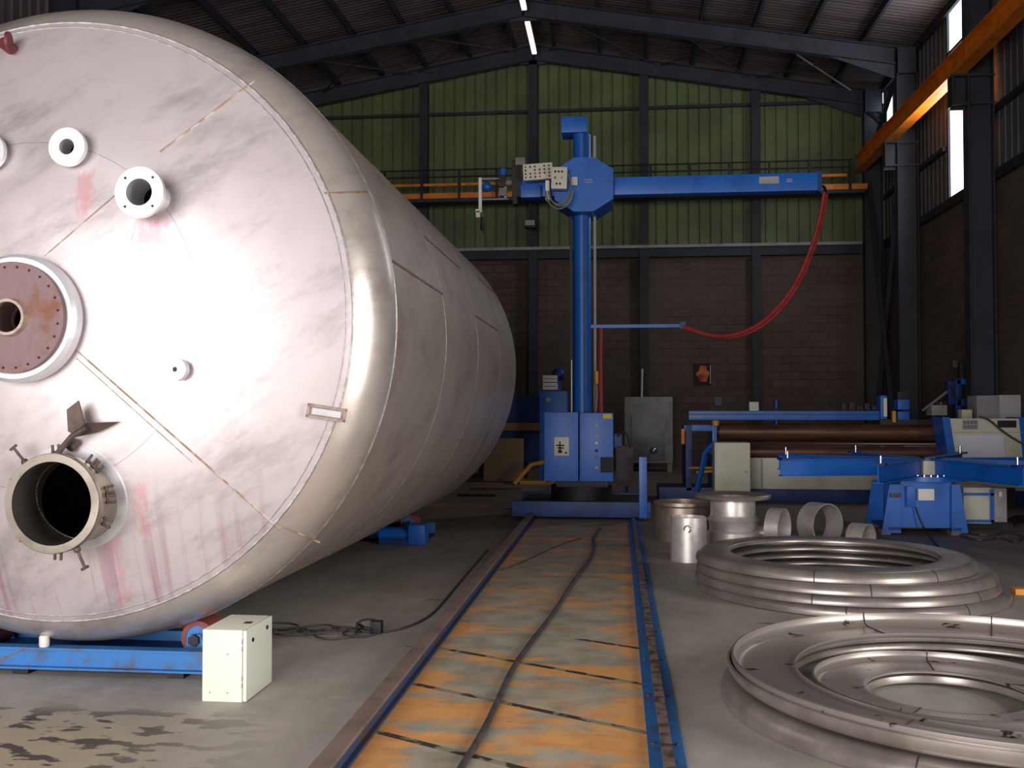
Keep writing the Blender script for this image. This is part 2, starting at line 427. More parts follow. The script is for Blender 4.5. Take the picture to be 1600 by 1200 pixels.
# tall side window strip and a small pane by the gable corner
wv = window(Bx((XR + .02, 20.4, ZG + .12), (XR + .05, 22.6, ZE + .6)), M['win'])
fr = MB()
for z in (ZG + .06, 9.35): fr.box((XR - .03, 20.4, z), (XR + .08, 22.6, z + .07))
for yy in (20.36, 22.56): fr.box((XR - .03, yy, ZG + .06), (XR + .08, yy + .08, ZE + .6))
struct('window_frame', fr, M['frame'], wv)
window(Bx((XR - .02, 27.1, 9.3), (XR + .01, 27.5, 9.95)), M['win'])
# purlins
for sgn in (-1, 1):
    for k in range(8):
        x = XM + sgn * (.55 + 1.28 * k)
        if XL < x < XR: trim(Bx((x - .035, 8, zroof(x) + .42), (x + .035, YB, zroof(x) + .62)), M['steel_dark'])
# portal frames
for y in (10.2, 15.0, 19.8, 24.6, 27.75):
    mb = MB()
    for sgn in (-1, 1):
        e = 6.66 if sgn > 0 else 2 * XM - 6.66
        e2 = e + sgn * .45
        mb.ibeam((XM, y, ZR + .2), (e2, y, zroof(e2) + .2), .42, .22, .025, .02)
        # haunch
        mb.poly([(e, y - .02, zroof(e)), (e, y - .02, zroof(e) - .35), (e - sgn * 1.6, y - .02, zroof(e - sgn * 1.6))], (0, .04, 0))
    mb.box((XM - .35, y - .02, ZR - .12), (XM + .35, y + .02, ZR + .05))
    trim(mb, M['frame'])
    for sgn in (-1, 1):
        e = 6.66 if sgn > 0 else 2 * XM - 6.66
        mb = MB(); mb.ibeam((e + sgn * .24, y, 0), (e + sgn * .24, y, ZE + .35), .48, .3, .025, .02, up=(1, 0, 0))
        mb.box((min(e, e + sgn * .48), y - .15, ZE - .25), (max(e, e + sgn * .48), y + .15, ZE + .36))
        # bracket that carries the crane beam
        bi = e - sgn * .28
        x0, x1 = min(bi, e), max(bi, e)
        if y < 27:
            mb.box((x0, y - .14, 7.98), (x1, y + .14, 8.02)); mb.box((x0, y - .01, 7.35), (x1, y + .01, 7.98))
            mb.box((x0, y - .14, 7.45), (x0 + .03, y + .14, 7.98)); mb.box((x0, y - .14, 7.42), (x1, y + .14, 7.46))
            mb.box((min(e, e + sgn * .5), y - .155, 7.42), (max(e, e + sgn * .5), y - .13, 7.46))
            mb.box((min(e, e + sgn * .5), y - .155, 7.96), (max(e, e + sgn * .5), y - .13, 8.0))
        trim(mb, M['frame'])
# gable posts and girts
for u in (662, 833, 1006, 1181):
    x = at(u, 300, 27.8).x
    trim(MB().ibeam((x, 27.84, 0), (x, 27.84, zroof(x)), .22, .24, .015, .012, up=(0, 1, 0)), M['steel_dark'])
trim(Bx((XL, 27.86, 10.0), (6.6, 27.96, 10.08)), M['steel_dark'])
trim(MB().box((XL, 27.7, ZG - .02), (6.6, 28, ZG + .06)), M['greybox'])
trim(MB().box((XL, 27.78, ZG - .26), (6.6, 28, ZG - .02)), M['steel_dark'])
trim(MB().box((XR - .12, 8, ZG - .12), (XR, 28, ZG + .06)), M['steel_dark'])
for z in (7.3, 8.7): trim(MB().box((XR - .1, 8, z), (XR, 20.3, z + .1)), M['steel_dark'])
for z in (7.3, 8.7): trim(MB().box((XR - .1, 22.7, z), (XR, 28, z + .1)), M['steel_dark'])
# roof cross bracing between the last two frames
def zb(x): return zroof(x) + .3
for (xa, xb) in ((3.8, 6.3), (1.2, 3.6), (-1.9, 1.0), (-2.8, -5.6), (-5.8, -8.4)):
    trim(MB().cyl((xa, 24.7, zb(xa)), (xb, 27.6, zb(xb)), .022, n=8), M['greybox' if xa > 3 else 'frame'])
    trim(MB().cyl((xb, 24.7, zb(xb)), (xa, 27.6, zb(xa)), .022, n=8), M['frame'])
# wall bracing in the corner bay
for (a, b) in (((6.75, 25.0, 9.6), (6.75, 27.5, 8.3)), ((6.75, 27.5, 9.6), (6.75, 25.0, 8.3)), ((6.7, 27.4, 7.7), (6.7, 25.2, 1.2)), ((6.85, 25.1, 7.2), (6.85, 27.5, 1.0))):
    trim(MB().box((-.05, -.03, 0), (.05, .03, (Vector(b) - Vector(a)).length), Matrix.Translation(a) @ (Vector(b) - Vector(a)).to_track_quat('Z', 'Y').to_matrix().to_4x4()), M['frame'])

# crane runway beams and the bridge crane at the far end
for sgn, lab in ((1, 'long orange crane runway beam carried on brackets along the right wall'), (-1, 'long orange crane runway beam along the left wall behind the vessel')):
    x = 6.38 + .13 if sgn > 0 else 2 * XM - 6.38 - .13
    t = thing('crane_runway_beam', (x, 18, 8.02), lab, 'beam')
    MB().ibeam((x, 8, 8.02 + .21), (x, 27.6, 8.02 + .21), .42, .26, .02, .015).build('girder', M['orange'], t)
    Bx((x - .03, 8, 8.44), (x + .03, 27.6, 8.50)).build('crane_rail', M['steel_dark'], t)
yc = 26.6
a = at(600, 309, yc); b = at(1356, 306, yc)
t = thing('bridge_crane', ((a.x + b.x) / 2, yc, a.z), 'bridge crane with orange girder and black walkway railing spanning the back wall', 'crane')
zc = a.z + .02
xl = -10.9
Bx((xl, yc, zc - .07), (b.x, yc + .3, zc + .07)).build('girder', M['orange'], t)
Bx((xl, yc - .02, zc - .17), (b.x - .05, yc + .5, zc - .075)).build('walkway', M['steel_dark'], t)
zt = at(700, 287, yc).z
Bx((xl, yc + .1, zt - .035), (b.x - .5, yc + .16, zt + .035)).build('handrail_bar', M['orange'], t)
z1 = at(700, 266, yc).z; z2 = at(700, 277, yc).z
for z in (z1, z2): MB().cyl((xl, yc - .03, z), (b.x - .4, yc - .03, z), .022, n=8).build('railing_bar', M['black'], t)
xx = b.x - .45
while xx > xl:
    Bx((xx - .03, yc - .06, zc - .1), (xx + .03, yc, z1)).build('railing_post', M['black'], t); xx -= 1.03
p = at(829, 350, 26.9)
t = thing('floodlight', p, 'small grey floodlight hanging below the orange bridge crane', 'lamp')
Bx((p.x - .16, p.y - .12, p.z - .12), (p.x + .16, p.y + .1, p.z + .1), .02).build('housing', M['black'], t)
Bx((p.x - .14, p.y - .14, p.z - .06), (p.x + .12, p.y - .115, p.z + .08)).build('lens', M['greybox'], t)
Bx((p.x - .015, p.y, p.z + .1), (p.x + .015, p.y + .03, zc - .165)).build('bracket', M['black'], t)

# poster and papers on the back wall
p = at(1098, 585, 27.99)
t = thing('poster', (p.x, 27.96, p.z), 'dark framed poster with an orange and red figure shape on the block wall', 'poster')
Bx((p.x - .24, 27.95, p.z - .3), (p.x + .24, 27.99, p.z + .3)).build('frame', M['ink'], t)
MB().poly([(p.x + dx, 27.945, p.z + dz) for dx, dz in ((-.08, .24), (.1, .24), (.1, .12), (.19, .06), (.14, -.08), (.1, -.2), (-.08, -.2), (-.12, -.08), (-.2, 0), (-.1, .12))], (0, .004, 0)).build('picture', mat('poster_orange', (214, 120, 30), .6, 0, (170, 30, 60), 3, .45, .6), t)
Bx((p.x + .2, 27.94, p.z - .26), (p.x + .215, 27.95, p.z + .26)).build('edge_strip', M['white'], t)
p = at(1122, 627, 27.99)
tag(Bx((p.x - .09, 27.97, p.z - .12), (p.x + .09, 27.99, p.z + .12)).build('wall_notice', M['paper_grey'], origin=(p.x, 27.98, p.z)), 'small pale notice on the block wall below right of the poster', 'notice')

# ---------------------------------------------------------------- the vessel
TX, TZ, TR, TY0, TY1 = -3.30, 2.135, 1.965, 5.93, 13.05
RC = 2.12 * TR; RK = .2 * TR
HH = RC - math.sqrt((RC - RK) ** 2 - (TR - RK) ** 2)
RT = (TR - RK) * RC / (RC - RK)
def head_y(x, z):
    rr = math.hypot(x - TX, z - TZ)
    if rr < RT: return TY0 - HH + RC - math.sqrt(RC * RC - rr * rr)
    return TY0 - math.sqrt(max(0, RK ** 2 - (rr - (TR - RK)) ** 2))
def on_head(u, v, off=0):
    y = 5.4
    for _ in range(30):
        p = at(u, v, y); y = .5 * y + .5 * (head_y(p.x, p.z) - off)
    return at(u, v, y)
def head_prof(sign, y0, th=.014):
    out = []
    for i in range(25):
        t = math.asin(RT / RC) * i / 24; out.append((RC * math.sin(t), -HH + RC - RC * math.cos(t)))
    a1 = math.acos((TR - RK) / (RC - RK))
    for i in range(1, 13):
        t = a1 * (1 - i / 12); out.append((TR - RK + RK * math.cos(t), -RK * math.sin(t)))
    inn = [(max(0, r * (1 - th / TR)), h + th) for r, h in out]
    inn[-1] = (TR - th, 0)
    prof = out + inn[::-1]
    return [(r, y0 + (h if sign > 0 else -h)) for r, h in prof]
tank = thing('storage_vessel', (TX, 9.4, TZ - TR), 'huge stainless steel cylindrical vessel lying on its side with nozzles on its domed end', 'tank')
hb = MB(); hb.lathe(head_prof(1, 0), (TX, TY0, TZ), 'Y', 160)
head = hb.build('front_head', M['head'], tank, origin=(TX, TY0, TZ), smooth=50)
sh = MB(); sh.lathe([(TR, TY0), (TR, TY1), (TR - .014, TY1), (TR - .014, TY0)], (TX, 0, TZ), 'Y', 160)
sh.build('shell', M['shell'], tank, origin=(TX, TY0, TZ))
MB().lathe(head_prof(-1, 0), (TX, TY1, TZ), 'Y', 128).build('rear_head', M['shell'], tank)
# welds
def wring(r, y, rad=.008, m='weld_grey', n=120):
    MB().tube([(TX + r * math.cos(2 * PI * i / n), y, TZ + r * math.sin(2 * PI * i / n)) for i in range(n)], rad, 6, 0, True).build('weld_seam', M[m], tank)
rk = 1.785
wring(rk, head_y(TX + rk, TZ), .007); wring(rk - .035, head_y(TX + rk - .035, TZ), .004)
wring(TR, TY0, .006)
for y in (7.7, 9.5, 11.3): wring(TR - .002, y, .006, 'weld_grey')
wring(TR - .002, TY1, .006)
for (th, ya, yb) in ((11, 5.95, 7.7), (25, 7.7, 9.5), (11, 9.5, 11.3), (30, 11.3, 13.0), (-60, 7.7, 9.5)):
    MB().tube([(TX + TR * math.cos(R(th)), ya, TZ + TR * math.sin(R(th))), (TX + TR * math.cos(R(th)), yb, TZ + TR * math.sin(R(th)))], .010, 6, 0).build('weld_seam', M['weld_brown'], tank)
def hseam(p, q, rad, m, n=40):
    pts = [on_head(p[0] + (q[0] - p[0]) * i / n, p[1] + (q[1] - p[1]) * i / n) for i in range(n + 1)]
    MB().tube(pts, rad, 6, 0).build('weld_seam', M[m], tank)
hseam((118, 546), (438, 828), .006, 'weld')
hseam((120, 560), (300, 722), .003, 'weld')
hseam((398, 126), (250, 238), .006, 'weld'); hseam((186, 300), (70, 400), .004, 'weld')
hseam((507, 302), (574, 300), .006, 'weld_brown'); hseam((440, 822), (500, 848), .006, 'weld')
hseam((405, 160), (512, 60), .001, 'weld_grey') if False else None

# nozzles; their bores are cut through the head
cut = MB()
def nozzle(u, v, yf, rf_, rb, label, m='nozzle', tf=.03, bolts=0, rp=None, mb_bolt=.6):
    c = at(u, v, yf); hy = head_y(c.x, c.z); rp = rp or rb + .014
    L = hy + .03 - yf
    pr = [(rb, 0), (rf_, 0), (rf_, tf), (rp, tf), (rp, L), (rb, L)]
    bm = MB().lathe(pr, (c.x, yf, c.z), 'Y', 56)
    o = bm.build('nozzle', M[m], tank)
    if label: o['label'] = label
    cut.cyl((c.x, hy - .5, c.z), (c.x, hy + .5, c.z), rb, n=48)
    for k in range(bolts):
        t = 2 * PI * (k + .5) / bolts
        q = Vector((c.x + rf_ * mb_bolt * math.cos(t), yf, c.z + rf_ * mb_bolt * math.sin(t)))
        MB().cyl((q.x, yf - .002, q.z), (q.x, yf + .006, q.z), .0075, n=12).build('bolt_hole', M['ink'], o)
    return o, c, hy
nozzle(104, 229, 5.22, .107, .044, 'small bright flanged nozzle near the top of the head')
nozzle(217, 300, 5.13, .138, .074, 'medium bright flanged nozzle with four small bolt holes', bolts=4, mb_bolt=.8)
nozzle(-22, 236, 5.22, .107, .05, 'small bright flanged nozzle cut by the left edge')
nozzle(273, 577, 5.20, .062, .014, 'small white threaded coupling', tf=.05)
# pads behind central flange and manhole
def pad(c, r, th, label=None):
    n = 64; mb = MB(); rings = []
    for (rr, off) in ((r * .79, th), (r * .9, th), (r, th), (r + .004, 0)):
        rings.append([mb.bm.verts.new((c.x + rr * math.cos(2 * PI * i / n), head_y(c.x + rr * math.cos(2 * PI * i / n), c.z + rr * math.sin(2 * PI * i / n)) - off, c.z + rr * math.sin(2 * PI * i / n))) for i in range(n)])
    for A, B in zip(rings, rings[1:]):
        for i in range(n): mb.bm.faces.new((A[i], A[(i + 1) % n], B[(i + 1) % n], B[i]))
    o = mb.build('reinforcing_pad', M['nozzle'], tank); return o
# central rusty flange on a bright collar
c0 = at(16, 496, 5.06)
MB().lathe([(.20, 0), (.332, 0), (.352, .02), (.352, .08), (.20, .16)], (c0.x, 5.09, c0.z), 'Y', 72).build('flange_collar', M['nozzle'], tank)
o, c, hy = nozzle(16, 496, 5.055, .303, .083, 'large rust brown flange with a ring of bolt holes', 'rust', .03, 24, .11, .905)
MB().lathe([(.083, -.035), (.098, -.035), (.104, .0), (.083, .0)], (c.x, 5.055, c.z), 'Y', 40).build('weld_collar', M['plate'], o)
# manhole
YMH = 5.10
cm = at(80, 787, YMH); hm = head_y(cm.x, cm.z)
RM = .272
cp = Vector((cm.x - .005, 0, cm.z + .01))
pad(cp, .30, .012)
mh = MB().lathe([(RM - .045, 0), (RM - .004, 0), (RM, .006), (RM, .055), (RM - .02, .07), (RM - .03, hm + .05 - YMH), (RM - .045, hm + .05 - YMH)], (cm.x, YMH, cm.z), 'Y', 80).build('manhole_neck', M['neck'], tank)
mh['label'] = 'wide round manhole neck with a bright rim'
cut.cyl((cm.x, hm - .5, cm.z), (cm.x, hm + .6, cm.z), RM - .045, n=64)
for ang in (96, 52, 42, 14, 4, -22, -92, 200, 160, -140):
    t = R(ang); d = Vector((math.cos(t), 0, math.sin(t))); s_ = Vector((-d.z, 0, d.x)); q = Vector((cm.x, YMH + .09, cm.z)) + d * (RM - .01)
    mb = MB()
    for k in (-1, 1): mb.cyl(q + s_ * .018 * k, q + s_ * .018 * k + d * .055, .008, n=8)
    mb.cyl(q - s_ * .024 + d * .012, q + s_ * .024 + d * .012, .009, n=8)
    mb.build('lug', M['rust_dark'], mh)
for ang, L in ((128, .12), (-62, .13)):
    t = R(ang); d = Vector((math.cos(t), -.1, math.sin(t))); s_ = Vector((-d.z, 0, d.x)); q = Vector((cm.x, YMH + .06, cm.z)) + d * (RM - .01)
    MB().cyl(q, q + d * L, .008, n=8).ball(q + d * .02, .02, 12).cyl(q + d * L - s_ * .022, q + d * L + s_ * .022, .008, n=8).build('wing_bolt', M['rust_dark'], mh)
# hinge davit above the manhole
dv = [on_head(*p, off=o_) for p, o_ in (((90, 708), .12), ((112, 682), .13), ((135, 668), .13))]
db = MB().tube(dv, .016, 10, 0)
a = on_head(104, 640, .12); b_ = on_head(122, 626, .12); c_ = on_head(132, 662, .12); d_ = on_head(106, 674, .12); e_ = on_head(118, 681, .12)
db.poly([a, b_, c_, e_, d_], (0, .012, 0))
a = on_head(113, 684, .12); b_ = on_head(133, 661, .12); c_ = on_head(186, 659, .04); d_ = on_head(150, 676, .06)
db.poly([a, b_, c_, d_], (0, .014, 0))
db.build('davit_bracket', M['rust_dark'], tank)['label'] = 'dark angled steel davit bracket'
db = MB().tube([on_head(108, 700, .06), on_head(118, 690, .02)], .03, 12, 0); db.build('davit_socket', M['rust_dark'], tank)
# name plate holder
c = on_head(510, 645, .02)
nv = Vector((c.x - TX, 0, c.z - TZ)).normalized()
ny = -math.sqrt(1 - .45 ** 2); nrm = Vector((nv.x * .45, ny, nv.z * .45))
ex = (Vector((1, 0, -.20)) - nrm * Vector((1, 0, -.20)).dot(nrm)).normalized(); ez = ex.cross(nrm) * 1
if ez.z < 0: ez = -ez
mm = Matrix(((ex.x, -nrm.x, ez.x, c.x), (ex.y, -nrm.y, ez.y, c.y), (ex.z, -nrm.z, ez.z, c.z), (0, 0, 0, 1)))
hw, hz = .113, .038
pf = MB().box((-hw, 0, -hz), (hw, .05, hz), mm)
for a_, b_ in (((-hw, -.014, hz - .014), (hw, 0, hz)), ((-hw, -.014, -hz), (hw, 0, -hz + .014)), ((-hw, -.014, -hz), (-hw + .014, 0, hz)), ((hw - .014, -.014, -hz), (hw, 0, hz))): pf.box(a_, b_, mm)
npf = pf.build('name_plate_holder', M['plate'], tank)
MB().box((-hw + .03, -.006, -.018), (hw - .03, -.001, .018), mm).build('name_plate', M['nozzle'], npf)
# lug at the top left
c = on_head(4, 66, .09)
MB().cyl(c, c + Vector((.02, .14, -.03)), .035, n=16).cyl(c + Vector((.03, 0, 0)), c + Vector((.045, .004, 0)), .06, n=16).build('lifting_lug', mat('maroon_steel', (96, 40, 44), .6), tank)['label'] = 'dark maroon lifting lug'
# cut bores
co = cut.build('bore_cutter', M['ink'], origin=(0, 0, 0))
md = head.modifiers.new('b', 'BOOLEAN'); md.object = co; md.operation = 'DIFFERENCE'; md.solver = 'EXACT'
bpy.context.view_layer.update()
dg = bpy.context.evaluated_depsgraph_get()
me = bpy.data.meshes.new_from_object(head.evaluated_get(dg)); head.modifiers.clear(); head.data = me
for p_ in me.polygons: p_.use_smooth = True
me.set_sharp_from_angle(angle=R(40))
bpy.data.objects.remove(co)

# ---------------------------------------------------------------- turning rolls
def roll_stand(y, label, front):
    t = thing('turning_roll_stand', (TX, y, 0), label, 'roller stand')
    x0, x1 = -5.1, -2.31
    for k, yy in enumerate((y - .30, y + .22)):
        MB().ibeam((x0, yy, .10), (x1, yy, .10), .13, .09, .012, .01).build('beam', M['blue_worn'], t)
    Bx((x0 + .1, y - .26, .06), (x1 - .3, y + .18, .10)).build('tray', M['blue_dark'], t)
    for x in (x0 + .3, -3.6, -2.62, x1 - .06):
        Bx((x - .05, y - .33, 0), (x + .05, y + .26, .036)).build('foot', M['black'], t)
    for sx in (-1, 1):
        dx = .72; rr = .105
        cx = TX + sx * dx; cz = TZ - math.sqrt((TR + rr) ** 2 - dx * dx) - .004
        r_ = MB().lathe([(rr - .03, 0), (rr, 0), (rr, .22), (rr - .03, .22)], (cx, y - .11, cz), 'Y', 48).build('roller', M['red_tyre'], t)
        MB().lathe([(0, 0.005), (rr - .03, .005), (rr - .03, .215), (0, .215)], (cx, y - .11, cz), 'Y', 40, False).build('wheel_disc', M['blue_worn'], r_)
        MB().cyl((cx, y - .17, cz), (cx, y + .17, cz), .026, n=20).cyl((cx, y - .18, cz), (cx, y - .15, cz), .036, n=6).build('axle', M['steel_dark'], r_)
        for yy in (y - .15, y + .13):
            MB().poly([(cx - .08, yy, .10), (cx + .08, yy, .10), (cx + .035, yy, cz + .03), (cx - .035, yy, cz + .03)], (0, .02, 0)).build('bearing_bracket', M['blue_worn'], t)
    return t
st = roll_stand(6.05, 'worn blue turning roll stand with red tyred rollers under the near end of the vessel', True)
st2 = roll_stand(12.3, 'blue turning roll stand under the far end of the vessel', False)
q = Vector((-2.50, 11.72, 0))
gm = thing('gear_motor', q, 'blue gear motor on the floor beside the far roller stand', 'motor')
MB().cyl((q.x - .33, q.y, .11), (q.x + .05, q.y, .11), .08, n=24).build('motor_body', M['blue'], gm)
Bx((q.x + .03, q.y - .12, 0), (q.x + .24, q.y + .12, .24), .03).build('gearbox', M['blue'], gm)
Bx((q.x - .32, q.y - .1, 0), (q.x + .05, q.y + .1, .06)).build('foot', M['blue_dark'], gm)
# things in and under the stand
tag(MB().poly([(-3.64, 6.5, .012), (-2.96, 6.5, .012), (-2.9, 7.0, .012), (-3.66, 7.0, .012)], (0, 0, .02)).build('floor_plate', M['orange_plate']), 'orange plate lying on the floor under the vessel behind the roller stand', 'plate')
p = at(61, 1018, 5.68)
tag(MB().lathe([(0, 0), (.027, 0), (.03, .01), (.03, .06), (.024, .068), (0, .068)], (p.x, 5.735, .166), 'Z', 24, False).build('plastic_cap', M['white']), 'small white plastic cap standing on the blue roller beam', 'cap')
tag(MB().tube([gr(0, 1030, .18), gr(22, 1022, .19), gr(40, 1014, .2)], .004, 6, 1).build('wire', M['wood']), 'thin tan wire lying along the roller stand at the left edge', 'wire')
p = at(240, 1024, 5.74)
tag(MB().tube([at(225, 1024, 5.8), at(237, 1018, 5.79), at(243, 1030, 5.79), at(252, 1029, 5.78), at(262, 1026, 5.76)], .005, 6, 0).build('bent_wire', M['rust_dark']), 'bent brown wire on the roller stand left of the roller', 'wire')

# ---------------------------------------------------------------- cream control box
bx = thing('control_box', (-2.14, 5.48, 0), 'cream metal control box on the floor beside the roller stand', 'box')
x0, x1, y0, y1, h = -2.272, -2.045, 5.295, 5.70, .392
Bx((x0, y0, 0), (x1, y1, h), .006).build('body', M['box_cream'], bx)
dr = Bx((x1 + .003, y0, .004), (x1 + .024, y1, h - .002), .005).build('door', M['box_cream'], bx)
for (yy, zz) in ((y0 + .09, h - .07), (y1 - .09, h - .05)): MB().cyl((x1 + .022, yy, zz), (x1 + .030, yy, zz), .012, n=16).build('lock', M['ink'], dr)
for zz in (.09, .13, .29, .33): MB().cyl((x1 + .001, y0 - .003, zz - .012), (x1 + .001, y0 - .003, zz + .012), .004, n=8).build('hinge', M['greybox'], bx)
Bx((x1 - .06, y0 + .17, h), (x1 - .02, y0 + .21, h + .004)).build('cover_plate', M['ink'], bx)
for xx, zz in ((x0 + .045, .05), (x0 + .145, .05), (x0 + .145, .26)): MB().cyl((xx, y0 - .002, zz), (xx, y0 + .002, zz), .005, n=10).build('screw', M['greybox'], bx)

# ---------------------------------------------------------------- rails
def rail(xc, label, hw, bw, h, mb_, mt_):
    t = thing('rail', (xc, 10, 0), label, 'rail')
    Bx((xc - bw, 1.5, 0), (xc + bw, 21, .016)).build('base_flange', M[mb_], t)
    Bx((xc - hw * .6, 1.5, .016), (xc + hw * .6, 21, h - .02)).build('web', M['blue_web'], t)
    Bx((xc - hw, 1.5, h - .02), (xc + hw, 21, h), .004).build('railhead', M[mt_], t)
    y = 3.2
    while y < 14:
        for sx in (-1, 1):
            if bw - hw > .02: MB().cyl((xc + sx * (bw + hw) / 2, y, .016), (xc + sx * (bw + hw) / 2, y, .026), .010, n=6).build('bolt', M['rust_dark'], t)
        y += .8
    return t
M['rail_plain'] = mat('brown_rail_steel', (142, 122, 112), .6, .3, (118, 100, 92), 3)
M['blue_web'] = mat('grimy_blue_web', (58, 74, 110), .6, .1, (84, 70, 68), 3, .45, .65)
rail(-1.25, 'left steel rail of the floor track, running beside the black cable', .046, .056, .10, 'blue_web', 'rail_plain')
rail(.22, 'right steel rail of the floor track with a blue base and brown stains', .026, .083, .06, 'blue_worn', 'rail_top')


# cables on the floor
def floor_cable(pts, r, name, m, label, cat='cable', z=None, sm=2):
    P = [gr(u, v, r if z is None else z) for u, v in pts]
    return tag(MB().tube(P, r, 10, sm).build(name, M[m]), label, cat)
P = [(700, 1240), (722, 1196), (742, 1166), (768, 1118), (798, 1048), (828, 1005), (866, 957), (896, 907), (922, 874), (930, 855), (926, 842), (938, 825)]
floor_cable(P, .017, 'power_cable', 'cable', 'thick black cable snaking down the middle of the orange track')
floor_cable([(784, 890), (806, 883), (838, 868), (880, 849), (908, 841)], .007, 'thin_cable', 'cable', 'thin black cable curving across the far part of the track')
floor_cable([(600, 988), (628, 983), (664, 968), (683, 952), (703, 928), (733, 892), (763, 858)], .009, 'extension_cable', 'cable', 'black cable running from the plug bundle along the outside of the left rail')
q = gr(586, 990)
cb = thing('cable_coil', q, 'tangled black cable coils with a plug block on the floor left of the rail', 'cable')
mb = MB()
for k in range(5):
    cx, cy = q.x - .1 - .16 * k, q.y - .03 * k + random.uniform(-.06, .08); a, b = random.uniform(.08, .16), random.uniform(.1, .2); ph = random.uniform(0, 3)
    mb.tube([(cx + a * 1.4 * math.cos(t * .5 + ph), cy + b * math.sin(t * .5 + ph), .012 + .006 * k) for t in range(13)], .008, 8, 1)
mb.tube([(q.x, q.y, .012), (q.x - .3, q.y + .06, .012), (q.x - .55, q.y - .02, .012), (q.x - .85, q.y + .02, .012)], .008, 8, 2)
mb.build('coil', M['cable'], cb)
Bx((q.x - .03, q.y - .03, 0), (q.x + .05, q.y + .05, .09), .01).build('plug', M['black'], cb)
MB().tube([(q.x - .13, q.y - .04, .01), (q.x - .13, q.y, .08), (q.x - .06, q.y + .02, .1), (q.x + .02, q.y, .09)], .008, 8, 2).tube([(q.x - .14, q.y + .04, .06), (q.x - .04, q.y - .06, .04), (q.x + .03, q.y + .03, .03)], .012, 8, 1).build('cord_loop', M['black'], cb)

# ---------------------------------------------------------------- welding column and boom
YM = 14.6
def X(u, v=640, y=YM): return at(u, v, y).x
def Zp(v, u=900, y=YM): return at(u, v, y).z
man = thing('welding_column', (X(907), YM + .5, 0), 'tall blue welding column and boom manipulator standing on the floor rails', 'welding manipulator')
fx0, fx1 = X(801), X(1016)
yb0, yb1 = YM - .1, YM + 1.5
zb0, zb1 = Zp(807), Zp(783)
bf = Bx((fx0, yb0, zb0), (fx1, yb0 + .14, zb1), .008).build('carriage_beam', M['blue_dark'], man)
Bx((fx0, yb1, zb0), (fx1, yb1 + .14, zb1), .008).build('carriage_beam', M['blue_dark'], man)
Bx((fx0 + .1, yb0 + .14, zb0 + .06), (fx1 - .1, yb1, zb1 - .02)).build('deck', M['darkmach'], man)
for sx in (-1.25, .22):
    for yy in (YM + .1, YM + 1.3):
        MB().cyl((sx - .05, yy, .172), (sx + .05, yy, .172), .08, n=24).build('wheel', M['darkmach'], man)
Bx((X(998), yb0 - .02, zb0), (X(1010), yb0 + .12, Zp(713)), .004).build('upright', M['blue'], man)
MB().cyl((X(906), YM + .55, zb1 - .03), (X(906), YM + .55, Zp(762)), .46, n=40).build('slewing_ring', M['black'], man)
Bx((X(868), YM + .1, Zp(762)), (X(950), YM + 1.0, Zp(750)), .01).build('slew_plate', M['steel_dark'], man)
cab = Bx((X(850), YM, Zp(752)), (X(903.5), YM + 1.0, Zp(644)), .012).build('cabinet', M['blue'], man)
cab2 = Bx((X(905.5), YM - .01, Zp(752)), (X(958), YM + 1.0, Zp(645)), .012).build('cabinet', M['blue'], man)
pn = Bx((X(866), YM - .012, Zp(712)), (X(889), YM - .001, Zp(683)), .003).build('label_panel', M['cream'], cab)
for (u0, v0, u1, v1) in ((872, 703, 878, 708), (874, 690, 876, 703), (869, 695, 882, 697), (871, 699, 881, 701), (883, 706, 886, 709)):
    Bx((X(u0), YM - .02, Zp(v1)), (X(u1), YM - .011, Zp(v0))).build('printed_mark', M['ink'], cab)
for v, m in ((665, 'greybox'), (682, 'greybox'), (692, 'white'), (704, 'ink'), (714, 'rust'), (730, 'yellow')):
    MB().cyl((X(932), YM - .035, Zp(v)), (X(932), YM - .005, Zp(v)), .028 if v < 690 else .02, n=16).build('switch', M[m], cab2)
Bx((X(942), YM - .014, Zp(654)), (X(956), YM - .004, Zp(647))).build('yellow_label', M['label_yellow'], cab2)
Bx((X(938), YM - .016, Zp(738)), (X(957.5), YM - .006, Zp(714))).build('vent_opening', M['ink'], cab2)
Bx((X(962), YM + .2, Zp(752)), (X(990), YM + .5, Zp(697)), .01).build('rear_box', M['darkmach'], man)
Bx((X(959), YM + .2, Zp(700)), (X(972), YM + .5, Zp(678)), .01).build('junction_box', M['blue_dark'], man)
MB().tube([(X(964), YM + .1, Zp(682)), (X(974), YM + .1, Zp(672)), (X(982), YM + .1, Zp(682)), (X(984), YM + .1, Zp(700))], .015, 8, 2).build('cable', M['black'], man)
# mast: round column with rack
mx = X(908); my = YM + .55; ztop = Zp(212, y=my)
MB().cyl((mx, my, Zp(645)), (mx, my, ztop), .135, n=48).build('column', M['blue'], man)
Bx((mx + .03, my - .15, Zp(645)), (mx + .07, my - .10, ztop), .004).build('guide_key', M['blue_dark'], man)
Bx((mx - .185, my - .1, Zp(645)), (mx - .145, my + .02, Zp(328)), .004).build('rack', M['steel_dark'], man)
Bx((mx - .165, my - .13, Zp(645)), (mx - .15, my - .1, Zp(560)), .002).build('scale_strip', M['white'], man)
MB().cyl((mx + .19, my + .05, Zp(645)), (mx + .19, my + .05, ztop), .022, n=12).build('chain_guide', M['greybox'], man)
Bx((X(878, 200, my), my - .2, Zp(212, y=my)), (X(918, 200, my), my + .22, Zp(188, y=my)), .01).build('mast_cap', M['blue'], man)
